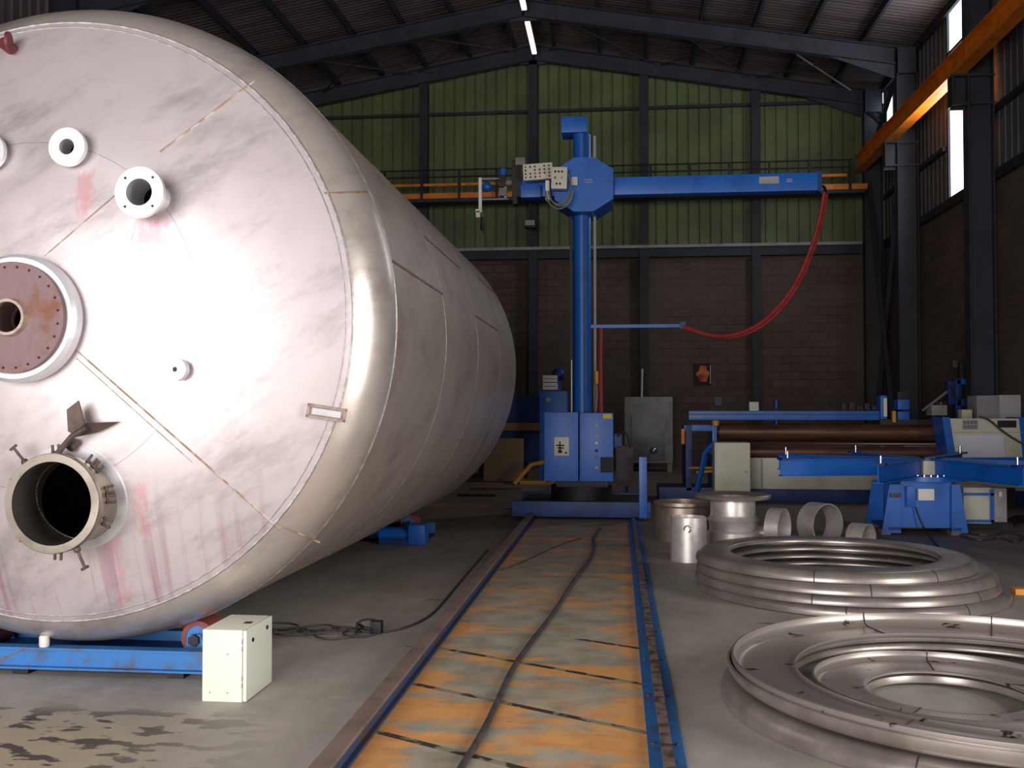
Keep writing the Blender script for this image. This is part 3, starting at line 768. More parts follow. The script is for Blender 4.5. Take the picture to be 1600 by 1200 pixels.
# carriage (octagon) with boom
cx0, cx1, cz0, cz1 = X(866), X(959), Zp(328), Zp(243)
yq = YM + .12; k = .18
oc = [(cx0, cz0 + k), (cx0 + k * 1.6, cz0), (cx1 - k * 1.6, cz0), (cx1, cz0 + k), (cx1, cz1 - k), (cx1 - k * 1.6, cz1), (cx0 + k * 1.6, cz1), (cx0, cz1 - k)]
sad = MB().poly([(x, yq, z) for x, z in oc], (0, .8, 0)).build('saddle', M['blue'], man)
for z_ in (0, .035): Bx((X(914), yq - .006, Zp(283) + z_), (X(926), yq - .001, Zp(283) + z_ + .012)).build('maker_mark', M['greybox'], sad)
bz0, bz1 = Zp(296.5, 1000), Zp(268.5, 1000)
by0 = YM + .3
arm = Bx((X(810, 283, by0), by0, bz0), (X(1281, 283, by0), by0 + .26, bz1), .012).build('boom', M['blue'], man)
Bx((X(1186, 283, by0), by0 - .006, Zp(287)), (X(1217, 283, by0), by0 - .001, Zp(276))).build('white_label', M['greybox'], arm)
for k2 in range(2): Bx((X(1229, 283, by0), by0 - .006, Zp(282) - k2 * .03), (X(1238, 283, by0), by0 - .001, Zp(281) - k2 * .03 + .006)).build('small_mark', M['greybox'], arm)
Bx((X(1278, 283, by0), by0 - .02, bz0 - .02), (X(1284, 283, by0), by0 + .28, bz1 + .01)).build('end_plate', M['blue_dark'], arm)
# welding head at the left end of the boom
hd = Bx((X(797), YM + .25, Zp(300)), (X(812), YM + .5, Zp(240)), .01).build('cross_slide', M['darkmach'], man)
Bx((X(803), YM + .2, Zp(250)), (X(818), YM + .4, Zp(238)), .01).build('slide_motor', M['cable_grey'], hd)
Bx((X(812), YM + .15, Zp(303)), (X(844), YM + .4, Zp(283)), .01).build('boom_end', M['blue'], man)
def tilt(cx_, cy_, cz_, an): return Matrix.Translation((cx_, cy_, cz_)) @ Matrix.Rotation(R(an), 4, 'Y')
pm = tilt(X(840), YM + .05, Zp(265), -3)
pan = MB().box((-.22, 0, -.12), (.22, .1, .12), pm, .006).build('control_panel', M['cream'], man)
for i in range(6):
    for j in range(4):
        if (i * 3 + j) % 7 == 5: continue
        MB().cyl(pm @ Vector((-.18 + i * .07, -.008, -.08 + j * .052)), pm @ Vector((-.18 + i * .07, .002, -.08 + j * .052)), .014, n=10).build('button', M['ink_red' if (i + j) % 3 == 0 and i < 4 else 'ink'], pan)
pm = tilt(X(876), YM - .12, Zp(280), 2)
pen = MB().box((-.125, 0, -.16), (.105, .14, .16), pm, .01).build('pendant_box', M['cream'], man)
for (i, j, m) in ((-1, 1, 'ink'), (0, 1, 'ink'), (1, 1, 'ink'), (-1, 0, 'ink_red'), (1, 0, 'greybox'), (-.5, -1, 'ink'), (.5, -1, 'ink')):
    MB().cyl(pm @ Vector((-.02 + i * .05, -.012, j * .09)), pm @ Vector((-.02 + i * .05, .002, j * .09)), .016, n=10).build('button', M[m], pen)
Bx((X(853), YM - .05, Zp(312)), (X(859), YM + .1, Zp(282))).build('cable_holder', M['white'], man)
for rr, dx in ((.20, 0), (.17, .02), (.15, -.01)):
    MB().tube([(X(875) + dx + rr * math.cos(t / 14 * PI + PI), YM - .14, Zp(300) + rr * 1.35 * math.sin(t / 14 * PI + PI)) for t in range(15)], .012, 8, 0).build('cable_loop', M['cable_grey'], man)
MB().tube([(X(886), YM - .1, Zp(270)), (X(893), YM - .12, Zp(283)), (X(893), YM - .14, Zp(300))], .012, 8, 1).build('cable', M['cable_grey'], man)
Bx((X(893), YM + .05, Zp(288)), (X(903), YM + .13, Zp(275)), .01).build('plug', M['cream'], man)
tm = MB().box((X(743), YM + .3, Zp(318)), (X(748), YM + .34, Zp(266)), None, .004).box((X(738), YM + .3, Zp(322)), (X(748), YM + .34, Zp(317)))
tm.box((X(739), YM + .3, Zp(330)), (X(745), YM + .34, Zp(320))).build('torch_arm', M['white'], man)
MB().cyl((X(749), YM + .32, Zp(350)), (X(749), YM + .32, Zp(330)), .035, .03, 16).cyl((X(751), YM + .32, Zp(356)), (X(750), YM + .32, Zp(350)), .01, n=10).build('torch', M['darkmach'], man)
MB().ball((X(756), YM + .33, Zp(281)), .075, 16).build('wire_spool', M['blue'], man)
MB().box((X(748), YM + .36, Zp(301)), (X(790), YM + .40, Zp(299))).box((X(748), YM + .36, Zp(268)), (X(790), YM + .40, Zp(266))).box((X(784), YM + .3, Zp(300)), (X(788), YM + .4, Zp(268))).build('slide_frame', M['greybox'], man)
Bx((X(776), YM + .28, Zp(282)), (X(788), YM + .45, Zp(262)), .01).build('feed_motor', M['darkmach'], man)
MB().cyl((X(782), YM + .33, Zp(263)), (X(782), YM + .33, Zp(253)), .06, n=20).build('motor_cap', M['blue'], man)
Bx((X(776), YM + .26, Zp(297)), (X(787), YM + .4, Zp(284)), .008).build('clamp', M['cable_grey'], man)
MB().cyl((X(787), YM + .33, Zp(275)), (X(800), YM + .33, Zp(275)), .055, n=16).build('slide_shaft', M['cable_grey'], man)
MB().box((X(799), YM + .2, Zp(312)), (X(806), YM + .4, Zp(298))).build('slide_foot', M['darkmach'], man)
# lower arm and red hoses
la = Zp(510.5, y=my)
MB().box((mx + .13, my - .03, la - .025), (X(1070, 510, my), my + .03, la + .025)).build('hose_arm', M['blue'], man)
Bx((X(1062, 510, my), my - .04, la - .05), (X(1071, 510, my), my + .04, la + .06)).build('hose_clamp', M['blue_dark'], man)
hp = [(1288, 300), (1284, 328), (1276, 362), (1262, 404), (1242, 446), (1214, 484), (1180, 512), (1140, 526), (1104, 524), (1068, 511)]
for k2, o2 in enumerate((0, .05)):
    MB().tube([at(u + k2 * 3, v + k2 * 4 * math.sin(i / 9 * PI), my - .05 + o2) for i, (u, v) in enumerate(hp)], .03, 8, 2).build('hose', M['red_hose'], man)
MB().tube([at(1276, 294, by0 + .1), at(1287, 290, by0 + .1), at(1291, 300, my - .03)], .025, 8, 2).build('cable', M['black'], man)
MB().tube([(X(939, y=my), my, Zp(508)), (X(938, y=my), my + .02, Zp(560)), (X(939, y=my), my, Zp(645))], .035, 8, 1).build('hose', M['red_hose'], man)
MB().tube([(X(929), my, Zp(590)), (X(932), my + .02, Zp(612)), (X(929), my, Zp(645))], .022, 8, 1).build('cable', M['cable_grey'], man)
MB().cyl((X(931), my, Zp(598)), (X(931), my, Zp(578)), .03, n=12).build('hose_coupling', M['yellow'], man)

# ---------------------------------------------------------------- background machines, left of the column
def bxp(u0, v0, u1, v1, y, d, bev=.01):     # box whose front face spans the surveyed rectangle
    a = at(u0, v1, y); b = at(u1, v0, y)
    return Bx((a.x, y, a.z), (b.x, y + d, b.z), bev)
y = 21.5
t = thing('welding_cabinet', (at(864, 700, y).x, y + .3, 0), 'blue upright cabinet behind and left of the welding column', 'cabinet')
c = Bx((at(843, 700, y).x, y, 0), (at(886, 700, y).x, y + .6, at(860, 611, y).z), .01); o = c.build('body', M['blue'], t)
a = at(857, 625, y); MB().cyl((a.x, y - .02, a.z), (a.x, y, a.z), .06, n=20).build('dial', M['greybox'], o)
t.location.z = 0
y2 = 21.55
for k, (v0, v1) in enumerate(((586.5, 597), (598, 609))):
    a = at(848, v1, y2); b = at(870, v0, y2)
    o = Bx((a.x, y2, a.z), (b.x, y2 + .35, b.z), .008).build('air_unit', M['white'], t)
    Bx((a.x + .01, y2 - .005, (a.z + b.z) / 2 - .008), (b.x - .01, y2, (a.z + b.z) / 2 + .008)).build('slot', M['paper_grey'], o)
a = at(873, 592, 21.9); MB().cyl((a.x, 21.9, at(873, 611, 21.9).z), (a.x, 21.9, a.z), .05, n=16).ball((a.x, 21.9, a.z + .1), .15).build('pressure_bottle', M['blue_dark'], t)
y = 23.0
t = thing('machine_bed', (at(800, 700, y).x, y + .5, 0), 'long dark blue machine bed with a tan timber strip, left behind the column', 'machine')
a = at(760, 718, y); b = at(846, 620, y)
fl = 0.0
Bx((a.x - 2.2, y, at(800, 660, y).z), (b.x, y + .9, at(800, 618, y).z), .03).build('hood', M['blue_dark'], t)
Bx((a.x - 2.2, y + .1, at(800, 725, y).z), (b.x, y + .9, at(800, 674, y).z), .02).build('bed', M['blue_dark'], t)
Bx((a.x - 2.2, y - .1, at(800, 673, y).z), (b.x, y + .4, at(800, 660.5, y).z), .01).build('timber_strip', M['wood'], t)
o = MB()
for k2 in range(5): o.box((a.x - 2 + k2 * .9, y + .15, 0), (a.x - 1.8 + k2 * .9, y + .8, at(800, 724, y).z + .02))
o.build('base', M['darkmach'], t)
tag(Bx((at(762, 718, y).x, y - .7, 0), (at(815, 718, y - .7).x, y - .15, at(800, 686, y - .7).z), .01).build('board_box', M['cardboard']), 'tan board box standing on the floor before the dark blue machine bed', 'box')
p = gr(836, 758)
t = thing('yellow_trestle', (p.x, p.y, 0), 'small yellow steel trestle on the floor left of the column base', 'trestle')
MB().tube([(p.x - .45, p.y, .02), (p.x - .1, p.y + .2, .42), (p.x + .3, p.y + .2, .5)], .05, 8, 0).build('brace', M['yellow'], t)
Bx((p.x - .35, p.y + .2, 0), (p.x + .5, p.y + .3, .08)).build('foot', M['yellow'], t)
Bx((p.x + .22, p.y + .2, .06), (p.x + .32, p.y + .3, .5)).build('post', M['yellow'], t)
# scrap strips on the dark floor under the vessel's far end
for k2, (u, v, w_, d_, m, lab) in enumerate(((770, 742, 1.6, .5, 'orange_rust', 'flat rusty orange sheet lying on the floor far left of the column'), (740, 757, 1.2, .3, 'wood', 'weathered board on the floor under the far end of the vessel'), (775, 765, 1.0, .25, 'rust_dark', 'brown steel strip on the floor left of the column carriage'), (712, 790, 1.1, .3, 'wood', 'brown board on the floor close to the far roller motor'), (800, 735, .9, .6, 'rust_dark', 'dark brown sheet on the floor before the tan board box'), (745, 775, .7, .2, 'black', 'black strip on the floor between the boards and the far motor'))):
    if m == 'orange_rust' and m not in M: M[m] = mat(m, (150, 88, 50), .8, 0, (90, 60, 46), 3)
    p = gr(u, v)
    tag(Bx((p.x - w_ / 2, p.y - d_ / 2, 0), (p.x + w_ / 2, p.y + d_ / 2, .03)).build('floor_sheet', M[m]), lab, 'sheet')

# grey cabinet at the back
y = 26.0
a = at(976, 722, y); b = at(1051, 620, y)
t = thing('steel_cabinet', ((a.x + b.x) / 2, y + .3, 0), 'tall pale grey metal cabinet with a thin upright rod, behind the column', 'cabinet')
Bx((a.x, y, .22), (b.x, y + .6, b.z), .01).build('body', M['greybox'], t)
o = Bx((a.x + .18, y - .02, .3), (b.x - .2, y - .002, at(1000, 648, y).z), .005).build('door', mat('dull_grey_door', (136, 136, 142), .4, .3, (112, 110, 114), 2), t)
for xx in (a.x + .02, b.x - .14): Bx((xx, y + .02, 0), (xx + .12, y + .14, .25)).build('leg', M['greybox'], t)
MB().cyl((at(1003, 620, y).x, y + .2, b.z - .01), (at(1004, 620, y).x, y + .2, at(1004, 576, y).z), .025, n=8).build('rod', M['white'], t)
MB().ball((b.x - .5, y - .15, .55), .1).build('valve', M['chrome'], t)

# ---------------------------------------------------------------- plate rolling machine
YR = 17.6
t = thing('plate_rolling_machine', (at(1260, 780, YR).x, YR + .6, 0), 'long blue plate rolling machine with brown steel rolls and a cream front panel', 'machine')
def q(u, v, y=YR): return at(u, v, y)
Bx((q(1030, 785).x, YR + .1, .0), (q(1640, 785).x, YR + 1.1, q(1300, 764).z), .01).build('base_beam', M['blue_dark'], t)
o = Bx((q(1172, 762).x, YR, q(1200, 764).z), (q(1640, 764).x, YR + .06, q(1300, 716).z), .005).build('front_panel', M['cream'], t)
Bx((q(1189, 762).x, YR - .006, q(1200, 763).z), (q(1192, 764).x, YR - .001, q(1300, 717).z)).build('panel_joint', M['greybox'], o)
Bx((q(1172, 762).x, YR + .1, q(1200, 764).z), (q(1640, 764).x, YR + 1.1, q(1300, 722).z)).build('bed', M['blue_dark'], t)
for v, r_, yy in ((675, .155, YR + .55), (706, .14, YR + .25), (702, .13, YR + .95)):
    a = q(1122, v, yy); b = q(1482, v, yy)
    MB().cyl((a.x, yy, a.z), (b.x, yy, a.z), r_, n=40).cyl((a.x - .15, yy, a.z), (b.x + .15, yy, a.z), r_ * .55, n=24).build('roll', M['roll'], t)
# top beam
a = q(1076, 656, YR + .5); b = q(1373, 642, YR + .5)
o = Bx((a.x, YR + .45, a.z), (b.x, YR + .7, b.z), .008).build('top_beam', M['blue'], t)
Bx((a.x, YR + .43, (a.z + b.z) / 2 + .01), (b.x, YR + .72, (a.z + b.z) / 2 + .025)).build('beam_flange', M['blue_dark'], o)
Bx((a.x + .02, YR + .435, a.z + .04), (a.x + .22, YR + .45, a.z + .075)).build('name_strip', M['greybox'], o)
# left end frame
for (u0, u1) in ((1072, 1082), (1114, 1121)):
    Bx((q(u0, 700).x, YR + .1, q(1080, 768).z), (q(u1, 700).x, YR + 1.1, q(1080, 664).z), .01).build('end_frame', M['blue_dark' if u0 < 1080 else 'blue'], t)
Bx((q(1070, 700).x, YR + .12, q(1080, 674).z), (q(1122, 700).x, YR + 1.0, q(1080, 664).z), .01).build('end_crosshead', M['blue'], t)
a, b = q(1117, 690, YR + .1), q(1090, 768, YR + .1)
MB().tube([q(1117, 692), q(1101, 708), q(1096, 735), q(1088, 768)], .055, 6, 0).build('tilt_link', M['blue'], t)
MB().cyl(q(1076, 731), q(1116, 731), .02, n=8).cyl(q(1088, 738), q(1116, 736), .025, n=8).build('safety_bar', M['yellow'], t)
MB().cyl(q(1118, 665), q(1118, 657), .06, n=16).build('brass_cap', M['yellow'], t)
MB().box((q(1065, 690).x, YR + .05, q(1, 690).z), (q(1070, 690).x, YR + .2, q(1, 668).z)).build('warning_tab', M['orange'], t)
for (u, v, r_) in ((1213, 632, .06), (1213, 657, .05)):
    a = q(u, v, YR + .5); MB().cyl((a.x, YR + .5, a.z - .07), (a.x, YR + .5, a.z + .07), r_, n=16).build('hydraulic_fitting', M['blue_dark'], t)
a = q(1186, 642, YR + .5); b = q(1192, 628, YR + .5); Bx((q(1177, 636).x, YR + .5, a.z), (q(1192, 636).x, YR + .65, b.z), .01).build('valve_box', M['cream'], t)
a = q(1315, 640, YR + .5)
mb = MB()
for k2 in range(6): mb.box((a.x + k2 * .13, YR + .5, a.z), (a.x + k2 * .13 + random.uniform(.05, .11), YR + .6, a.z + random.uniform(.05, .14)))
mb.build('valve_row', M['darkmach'], t)
# right end: drive units
bxp(1376, 618, 1386, 655, YR + .4, .3).build('drive_unit', M['blue'], t)
bxp(1381, 622, 1386, 651, YR + .35, .05, .003).build('gauge_strip', M['white'], t)
for v0, v1 in ((624, 640), (643, 656)): bxp(1403, v0, 1421, v1, YR + .4, .3, .01).build('drive_unit', M['blue'], t)
bxp(1402, 612, 1424, 624, YR + .5, .3, .03).build('motor_hood', M['black'], t)
bxp(1375, 656, 1478, 664, YR + .4, .5, .01).build('drive_base', M['darkmach'], t)
bxp(1395, 642, 1400, 660, YR + .35, .1, .01).build('yellow_lever', M['yellow'], t)
# console
YC = 17.0
def trap(u0a, u0b, u1a, u1b, v0, v1, y, d):
    a, b, c_, d_ = at(u0a, v0, y), at(u1a, v0, y), at(u1b, v1, y), at(u0b, v1, y)
    return MB().poly([a, b, c_, d_], (0, d, 0))
t = thing('control_console', (at(1550, 780, YC).x, YC + .4, 0), 'cream control console with blue sides and a pale sheet on its front', 'console')
trap(1484, 1494, 1592, 1603, 654, 762, YC, .5).build('body', M['cream'], t)
trap(1472, 1482, 1484, 1494, 652, 716, YC - .01, .55).build('side_panel', M['blue'], t)
trap(1592, 1603, 1606, 1617, 652, 762, YC - .01, .55).build('side_panel', M['blue'], t)
a = at(1484, 675, YC); Bx((a.x + .05, YC - .012, a.z - .008), (at(1598, 675, YC).x, YC - .002, a.z)).build('panel_joint', M['greybox'], t)
o = bxp(1504, 656, 1528, 671, YC - .02, .015, .003).build('key_panel', M['greybox'], t)
for i in range(4):
    for j in range(2): bxp(1506 + i * 5.5, 658 + j * 6.5, 1509.5 + i * 5.5, 662 + j * 6.5, YC - .03, .01, 0).build('key', M['rust' if j == 0 else 'paper_grey'], o)
bxp(1559, 657, 1588, 668, YC - .02, .015, .003).build('display', M['ink'], t)
trap(1496, 1505, 1567, 1571, 680, 725, YC - .025, .02).build('front_sheet', M['paper'], t)
MB().tube([at(1530, 651, YC - .05), at(1545, 655, YC - .06), at(1568, 676, YC - .07), at(1602, 696, YC - .08)], .018, 8, 2).build('cord', M['rust_dark'], t)
MB().box((at(1484, 762, YC).x + .1, YC + .05, 0), (at(1598, 762, YC).x - .1, YC + .45, at(1500, 760, YC).z)).build('plinth', M['darkmach'], t)
# cabinet before the machine
YK = 16.4
a = at(1117, 775, YK); b = at(1172, 692, YK)
t = thing('switch_cabinet', ((a.x + b.x) / 2, YK + .2, 0), 'plain cream switch cabinet standing before the left end of the rolling machine', 'cabinet')
Bx((a.x, YK, .0), (b.x, YK + .45, b.z), .008).build('body', M['cream'], t)
o = Bx((a.x + .02, YK - .014, .06), (b.x - .02, YK - .002, b.z - .02), .004).build('door', M['cream'], t)
MB().cyl((b.x - .07, YK - .03, b.z * .56), (b.x - .07, YK - .012, b.z * .56), .02, n=12).build('lock', M['greybox'], o)
Bx((at(1040, 778, 16.9).x, 16.9, 0), (at(1100, 778, 16.9).x, 17.1, .17), .01)
# far right: grey lockers and blue drilling machine, welding set
y = 18.75
for (u0, u1, v0, lab, m) in ((1527, 1561, 618, 'dull grey locker behind the console, left one of the pair', 'greybox'), (1562.5, 1595, 617, 'light grey locker behind the console, right one of the pair', 'paper_grey2')):
    if m == 'paper_grey2': M[m] = mat('light_grey_enamel', (182, 182, 186), .5)
    a = at(u0, 700, y); b = at(u1, v0, y)
    t = thing('locker', ((a.x + b.x) / 2, y + .25, 0), lab, 'locker')
    Bx((a.x, y, 0), (b.x, y + .5, b.z), .008).build('body', M[m], t)
    o = Bx((a.x + .02, y - .012, .1), (b.x - .02, y - .002, b.z - .03), .004).build('door', M[m], t)
    Bx((a.x + .04, y - .03, b.z * .55), (a.x + .06, y - .012, b.z * .55 + .1)).build('handle', M['black'], o)
y = 20.5
p = at(1500, 640, y)
t = thing('drilling_machine', (p.x, y + .2, 0), 'dark blue drilling machine with a C shaped head against the right wall', 'machine')
bxp(1494, 592, 1502, 655, y, .25, .01).build('column', M['blue_dark'], t)
bxp(1494, 592, 1518, 601, y, .3, .02).build('head', M['blue'], t)
bxp(1494, 623, 1516, 635, y, .3, .02).build('table', M['blue_dark'], t)
bxp(1482, 596, 1494, 632, y + .05, .25, .02).build('motor', M['blue_dark'], t)
MB().tube([at(1484, 602, y), at(1490, 616, y - .05), at(1498, 628, y - .05)], .02, 8, 2).build('cable', M['black'], t)
a = at(1505, 592, y); Bx((a.x - .03, y + .1, a.z), (a.x + .03, y + .2, at(1505, 566, y).z)).build('spindle_guard', M['darkmach'], t)
a = at(1492, 655, y); Bx((a.x, y - .1, 0), (at(1520, 655, y).x, y + .5, a.z + .05), .02).build('pedestal', M['darkmach'], t)
bxp(1489, 563, 1497, 574, y + .1, .2).build('switch_box', M['rust_dark'], t)
t = thing('tool_tray', (at(1468, 650, 19.5).x, 19.7, 0), 'grey tray holding dark tools, left of the drilling machine', 'tray')
bxp(1456, 633, 1480, 649, 19.5, .35, .01).build('tray', M['greybox'], t)
for k2 in range(4): bxp(1457 + k2 * 6, 628 - k2 % 2 * 2, 1461 + k2 * 6, 634, 19.6, .1, .005).build('tool', M['black' if k2 != 2 else 'rust'], t)
a = at(1458, 650, 19.5); b = at(1478, 650, 19.5)
for xx in (a.x, b.x - .05): Bx((xx, 19.55, 0), (xx + .05, 19.8, a.z + .02)).build('leg', M['steel_dark'], t)
MB().cyl(at(1441, 642, 19.6), at(1480, 612, 19.6), .025, n=8).build('handle_bar', M['paper_grey'], t)
tag(bxp(1503, 640, 1519, 655, 18.2, .2, .01).build('instrument_box', M['cream']), 'small cream box on top behind the console beside the grey lockers', 'box')

# ---------------------------------------------------------------- positioner with star arms
PX, PY = 4.02, 13.62
t = thing('turntable_positioner', (PX, PY, 0), 'bright blue turntable positioner with long radial beams on a box base', 'positioner')
f0, f1 = at(1408, 835, 13.25), at(1487, 835, 13.25)
zt = at(1447, 752, 13.25).z
body = MB().poly([(f0.x, 13.25, .09), (f1.x, 13.25, .09), (f1.x, 13.25, zt), (f0.x, 13.25, zt)], (0, .95, 0)).build('body', M['blue'], t)
for (ub, ut, uu) in ((1378, 1390, 1408), (1513, 1500, 1487)):
    a = at(ub, 833, 13.2); b = at(ut, 757, 13.2); c_ = at(uu, 757, 13.2); d_ = at(uu, 833, 13.2)
    for yy in (0, .85): MB().poly([a + Vector((0, yy, 0)), b + Vector((0, yy, 0)), c_ + Vector((0, yy, 0)), d_ + Vector((0, yy, 0))], (0, .03, 0)).build('gusset', M['blue'], t)
    x0, x1 = sorted((a.x + (.08 if ub < 1400 else -.08), d_.x))
    Bx((x0, 13.2, .06), (x1, 14.1, .1)).build('foot_plate', M['blue_dark'], t)
for u in (1385, 1495):
    a = at(u, 838, 13.2); Bx((a.x - .06, 13.22, 0), (a.x + .06, 13.4, .06)).build('timber_foot', M['wood'], t)
Bx((f0.x, 13.9, 0), (f1.x, 14.1, .08)).build('rear_foot', M['wood'], t)
MB().cyl((PX, PY, zt), (PX, PY, zt + .06), .52, n=64).build('turntable_plate', M['blue'], t)
for k2 in range(11):
    th = R(-135 + k2 * 9.2); MB().cyl((PX + .49 * math.cos(th), PY + .49 * math.sin(th), zt + .06), (PX + .49 * math.cos(th), PY + .49 * math.sin(th), zt + .085), .014, n=8).build('bolt', M['chrome'], t)
az = zt + .06 + .11
for k2 in range(8):
    th = R(14 + 45 * k2); d = Vector((math.cos(th), math.sin(th), 0)); L = 2.0
    o = MB().ibeam(Vector((PX, PY, az)) + d * .24, Vector((PX, PY, az)) + d * L, .22, .13, .014, .012).build('radial_beam', M['blue'], t)
    e = Vector((PX, PY, az)) + d * (L - .1)
    MB().cyl(e + Vector((0, 0, .11)), e + Vector((0, 0, .21)), .018, n=12).build('locating_pin', M['chrome'], o)
    MB().box((-.05, -.08, .1), (.06, .08, .125), Matrix.Translation(e + d * .05) @ Matrix.Rotation(th, 4, 'Z')).build('end_clamp', M['blue_dark'], o)
Bx((PX - .08, PY - .2, zt + .07), (PX + .08, PY - .02, az + .08)).build('centre_block', M['cream'], t)
o = bxp(1435, 764, 1460, 782, 13.19, .05, .006).build('isolator_box', M['white'], body)
o = bxp(1417, 760, 1430, 792, 13.19, .05, .006).build('switch_housing', M['blue'], body)
MB().tube([at(1430, 792, 13.2), at(1437, 812, 13.15), at(1446, 830, 13.1), gr(1458, 846, .01), gr(1475, 862, .01)], .01, 8, 2).build('power_cord', M['black'], body)
bxp(1392, 771, 1408, 777, 13.16, .03, .004).build('latch', M['rust_dark'], body)
# its welding supply in a cage
t = thing('power_supply', (at(1540, 830, 13.9).x, 14.2, 0), 'cream power supply cabinet in a blue tube cage behind the positioner', 'power supply')
a = at(1506, 826, 13.9); b = at(1549, 762, 13.9); c_ = at(1574, 764, 13.9)
Bx((a.x, 13.9, .08), (b.x, 14.5, b.z), .01).build('body', M['cream'], t)
Bx((b.x + .004, 13.92, .10), (c_.x, 14.5, b.z - .01), .01).build('side_cover', M['greybox'], t)
Bx((a.x + .05, 14.0, 0), (c_.x - .05, 14.4, .085)).build('plinth', M['black'], t)
o = MB()
for v in (772, 814): o.box((at(1483, v, 13.84).x, 13.84, at(1500, v + 2, 13.84).z), (b.x + .01, 13.87, at(1500, v - 2, 13.84).z))
o.box((b.x - .03, 13.84, .1), (b.x + .01, 13.875, b.z - .02)); o.build('cage', M['blue'], t)
bxp(1561, 768, 1566, 776, 13.88, .03, .003).build('tag', M['white'], t)
P = [gr(1500, 836, .012), gr(1530, 846, .012), gr(1560, 838, .012), gr(1590, 850, .012), gr(1600, 836, .012), gr(1575, 832, .012)]
tag(MB().tube(P, .012, 8, 2).tube([gr(1510, 832, .012), gr(1545, 838, .015), gr(1590, 826, .015), gr(1630, 836, .015)], .012, 8, 2).build('loose_cable', M['cable']), 'loose grey cables on the floor below the caged power supply', 'cable')
mb = MB()
for k2 in range(4): mb.tube([gr(1575 + 2 * k2, 812 + 3 * k2, .03), gr(1590, 806 + 3 * k2, .05), gr(1625, 808 + 2 * k2, .04), gr(1650, 815, .03)], .02, 8, 2)
tag(mb.build('hose_bundle', M['black']), 'dark bundle of hoses on the floor at the right edge behind the power supply', 'hose')

# ---------------------------------------------------------------- stainless drums and sleeves
def sleeve(cx, cy, r, h, label, m='stain2', th=.012, lip=0):
    pr = [(r - th, 0), (r, 0), (r, h), (r - th, h)]
    if lip: pr = [(r - th, 0), (r, 0), (r, h - .03), (r + lip * .7, h - .012), (r + lip, h), (r + lip, h + th), (r - th, h + th)]
    return MB().lathe(pr, (cx, cy, 0), 'Z', 64)
p = gr(1078, 880); r_ = .19
cx, cy = p.x, p.y + r_
t = thing('steel_drum', (cx, cy, 0), 'slim upright stainless steel sleeve with a small ring lug, front left of the drums', 'steel sleeve')
hz = at(1078, 810, p.y).z
sleeve(cx, cy, r_, hz, '').build('wall', M['stain2'], t)
a = at(1074, 827, cy - r_ - .01)
MB().tube([(a.x + .035 * math.cos(k2 / 8 * PI * 1.5 + 1.9 - PI), cy - r_ - .012, a.z + .035 * math.sin(k2 / 8 * PI * 1.5 + 1.9 - PI)) for k2 in range(9)], .008, 6, 0).build('ring_lug', M['chrome'], t)
p = gr(1066, 866); cx, cy = at(1066, 800, 12.45).x, 12.45
t = thing('steel_drum', (cx, cy, 0), 'wide upright stainless drum with a dull brown side, behind the slim sleeve', 'steel sleeve')
hz = at(1066, 783, cy).z; r_ = .33
MB().lathe([(r_ - .012, 0), (r_, 0), (r_, hz - .06), (r_ + .02, hz - .04), (r_ + .02, hz), (r_ - .012, hz)], (cx, cy, 0), 'Z', 64).build('wall', mat('brownish_steel', (184, 168, 158), .45, .8, (150, 130, 116), 4), t)
cx, cy = at(1145, 800, 11.9).x, 11.9
t = thing('flanged_pipe', (cx, cy, 0), 'upright stainless pipe with a broad flange ring on top and stepped collars', 'pipe')
zt_ = at(1143, 776, cy).z; z1_ = at(1143, 806, cy).z; z2_ = at(1143, 815, cy).z; z3_ = at(1143, 826, cy).z
MB().lathe([(.27, 0), (.30, 0), (.30, z3_ - .03), (.27, z3_), (.28, z2_), (.30, z1_ - .04), (.27, z1_), (.26, z1_ + .02), (.26, zt_ - .03), (.24, zt_ - .03)], (cx, cy, 0), 'Z', 72).build('pipe', M['stain2'], t)
MB().lathe([(.25, -.03), (.36, -.03), (.43, -.01), (.44, .02), (.42, .035), (.33, .02), (.26, .0)], (cx, cy, zt_), 'Z', 72).build('flange', M['stain'], t)
def lying(u, v, y, r_, w_, yaw_, label):
    c_ = at(u, v, y)
    m_ = Matrix.Translation((c_.x, y, r_ + .001)) @ Matrix.Rotation(R(yaw_), 4, 'Z')
    mb = MB(); mb.lathe([(r_ - .012, -w_ / 2), (r_, -w_ / 2), (r_, w_ / 2), (r_ - .012, w_ / 2)], (0, 0, 0), 'Y', 64)
    bmesh.ops.transform(mb.bm, matrix=m_, verts=mb.bm.verts[:])
    return tag(mb.build('pipe_ring', M['stain2']), label, 'pipe ring')
lying(1215, 812, 11.7, .235, .16, 62, 'upright stainless pipe ring nearest the flanged pipe, turned almost edge on')
lying(1281, 810, 12.1, .25, .25, 36, 'largest upright stainless pipe ring, open towards the right, behind the ring stack')
lying(1345, 825, 11.6, .16, .20, 48, 'smallest upright stainless pipe ring, left of the blue positioner')
p = at(1187, 826, 12.45)
mb = MB().cyl((p.x - .12, 12.5, .09), (p.x + .12, 12.45, .09), .088, n=32).cyl((p.x - .05, 12.47, .17), (p.x - .05, 12.47, .2), .03, n=16)
tag(mb.build('pipe_stub', M['stain2']), 'small bright pipe stub lying between the flanged pipe and the edge on ring', 'pipe')

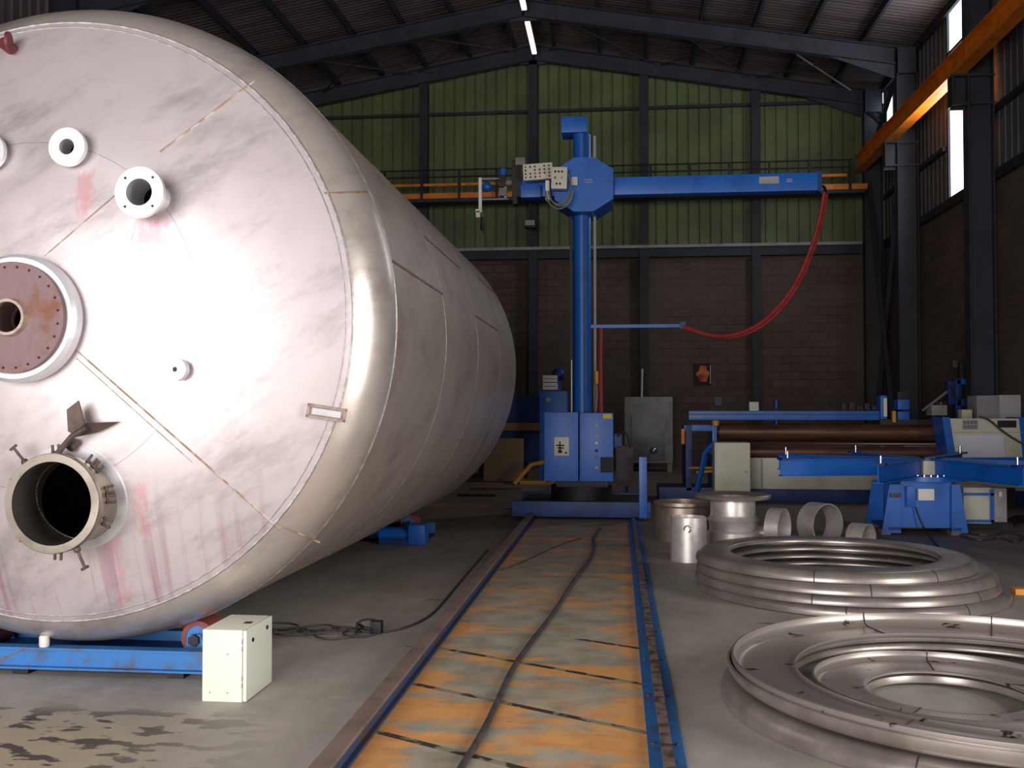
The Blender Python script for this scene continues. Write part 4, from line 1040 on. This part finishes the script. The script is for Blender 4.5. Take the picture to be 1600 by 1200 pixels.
# ---------------------------------------------------------------- stacks of dished rings
def ring(cx, cy, z, Ro, Ri, label, group, flip=False, rr=.075, h=.09, seams=(), inner=0.02, m='stain', tilt_=0):
    th = .012
    # outer edge rolled over a radius; z is the level of the flat web (top when rolled down, bottom when rolled up)
    out = [(Ri, -inner), (Ri + .008, -.004), (Ri + .03, 0)]
    for i in range(9):
        a_ = PI / 2 * (1 - i / 8); out.append((Ro - rr + rr * math.cos(a_), -rr + rr * math.sin(a_)))
    out.append((Ro, -h))
    inn = [(r_ - th, z_ - th * .3) if i > 8 else (r_, z_ - th) for i, (r_, z_) in enumerate(out)]
    prof = out + inn[::-1]
    if flip: prof = [(r_, -z_) for r_, z_ in prof]
    t = thing('dished_ring', (cx, cy, z - (h if not flip else th)), label, 'steel ring', group)
    MB().lathe(prof, (cx, cy, z), 'Z', 144).build('ring', M[m], t, smooth=60)
    for s_ in seams:
        a_ = R(s_); pts = []
        for (r_, z_) in out[1:]:
            zz = -z_ + .001 if flip else z_ + .001
            if flip: pts.append((cx + (r_ - (th if z_ < -.03 else 0)) * math.cos(a_), cy + (r_ - (th if z_ < -.03 else 0)) * math.sin(a_), z + zz + th))
            else: pts.append((cx + (r_ + .001) * math.cos(a_), cy + (r_ + .001) * math.sin(a_), z + zz))
        MB().tube(pts[3:] if not flip else pts, .0045, 6, 0).build('weld_mark', M['weld_dark'], t)
    return t
G1 = None
ring(1.875, 9.08, .345, 1.18, .872, 'topmost dished steel ring of the far stack', G1, h=.08, seams=(-108, -60, 40))
ring(1.955, 9.08, .262, 1.255, .93, 'second dished steel ring from the top of the far stack', G1, h=.08, seams=(-92, -30))
ring(1.965, 9.11, .180, 1.275, .95, 'third dished steel ring from the top of the far stack', G1, h=.08, seams=(-112, -48))
ring(2.03, 9.16, .098, 1.315, 1.0, 'bottom dished steel ring of the far stack, resting on the floor', G1, seams=(-103, -60, -20))
ring(1.95, 5.64, .105, 1.382, .98, 'lowest large steel ring of the near stack, edge rolled down', G1, seams=(-120, 100), h=.1)
ring(1.97, 5.61, .118, 1.366, 1.01, 'middle large steel ring of the near stack, edge rolled up', G1, True, seams=(-140, 95), h=.085)
ring(1.977, 5.603, .150, 1.352, 1.0, 'topmost large steel ring of the near stack, edge rolled up with oil spots', G1, True, m='stain_oil', seams=(70, 105, -128), h=.085)
ring(1.765, 5.60, .062, .69, .42, 'lower small steel ring lying inside the large near rings', G1, False, seams=(-110,), rr=.05, h=.06, inner=.03)
ring(1.76, 5.61, .075, .70, .41, 'upper small steel ring with a rolled up edge inside the large near rings', G1, True, m='stain_oil', seams=(82, -125), rr=.05, h=.06, inner=-.0)
p = gr(1353, 960)
tag(Bx((p.x - .05, p.y - .02, 0), (p.x + .05, p.y + .14, .022)).build('timber_block', M['wood']), 'small timber block wedged under the front of the far ring stack', 'block')
p = gr(1606, 930)
tag(Bx((p.x - .1, p.y, 0), (p.x + .5, p.y + .12, .05)).build('timber_plank', M['orange_plate']), 'orange plank on the floor right of the far ring stack', 'plank')
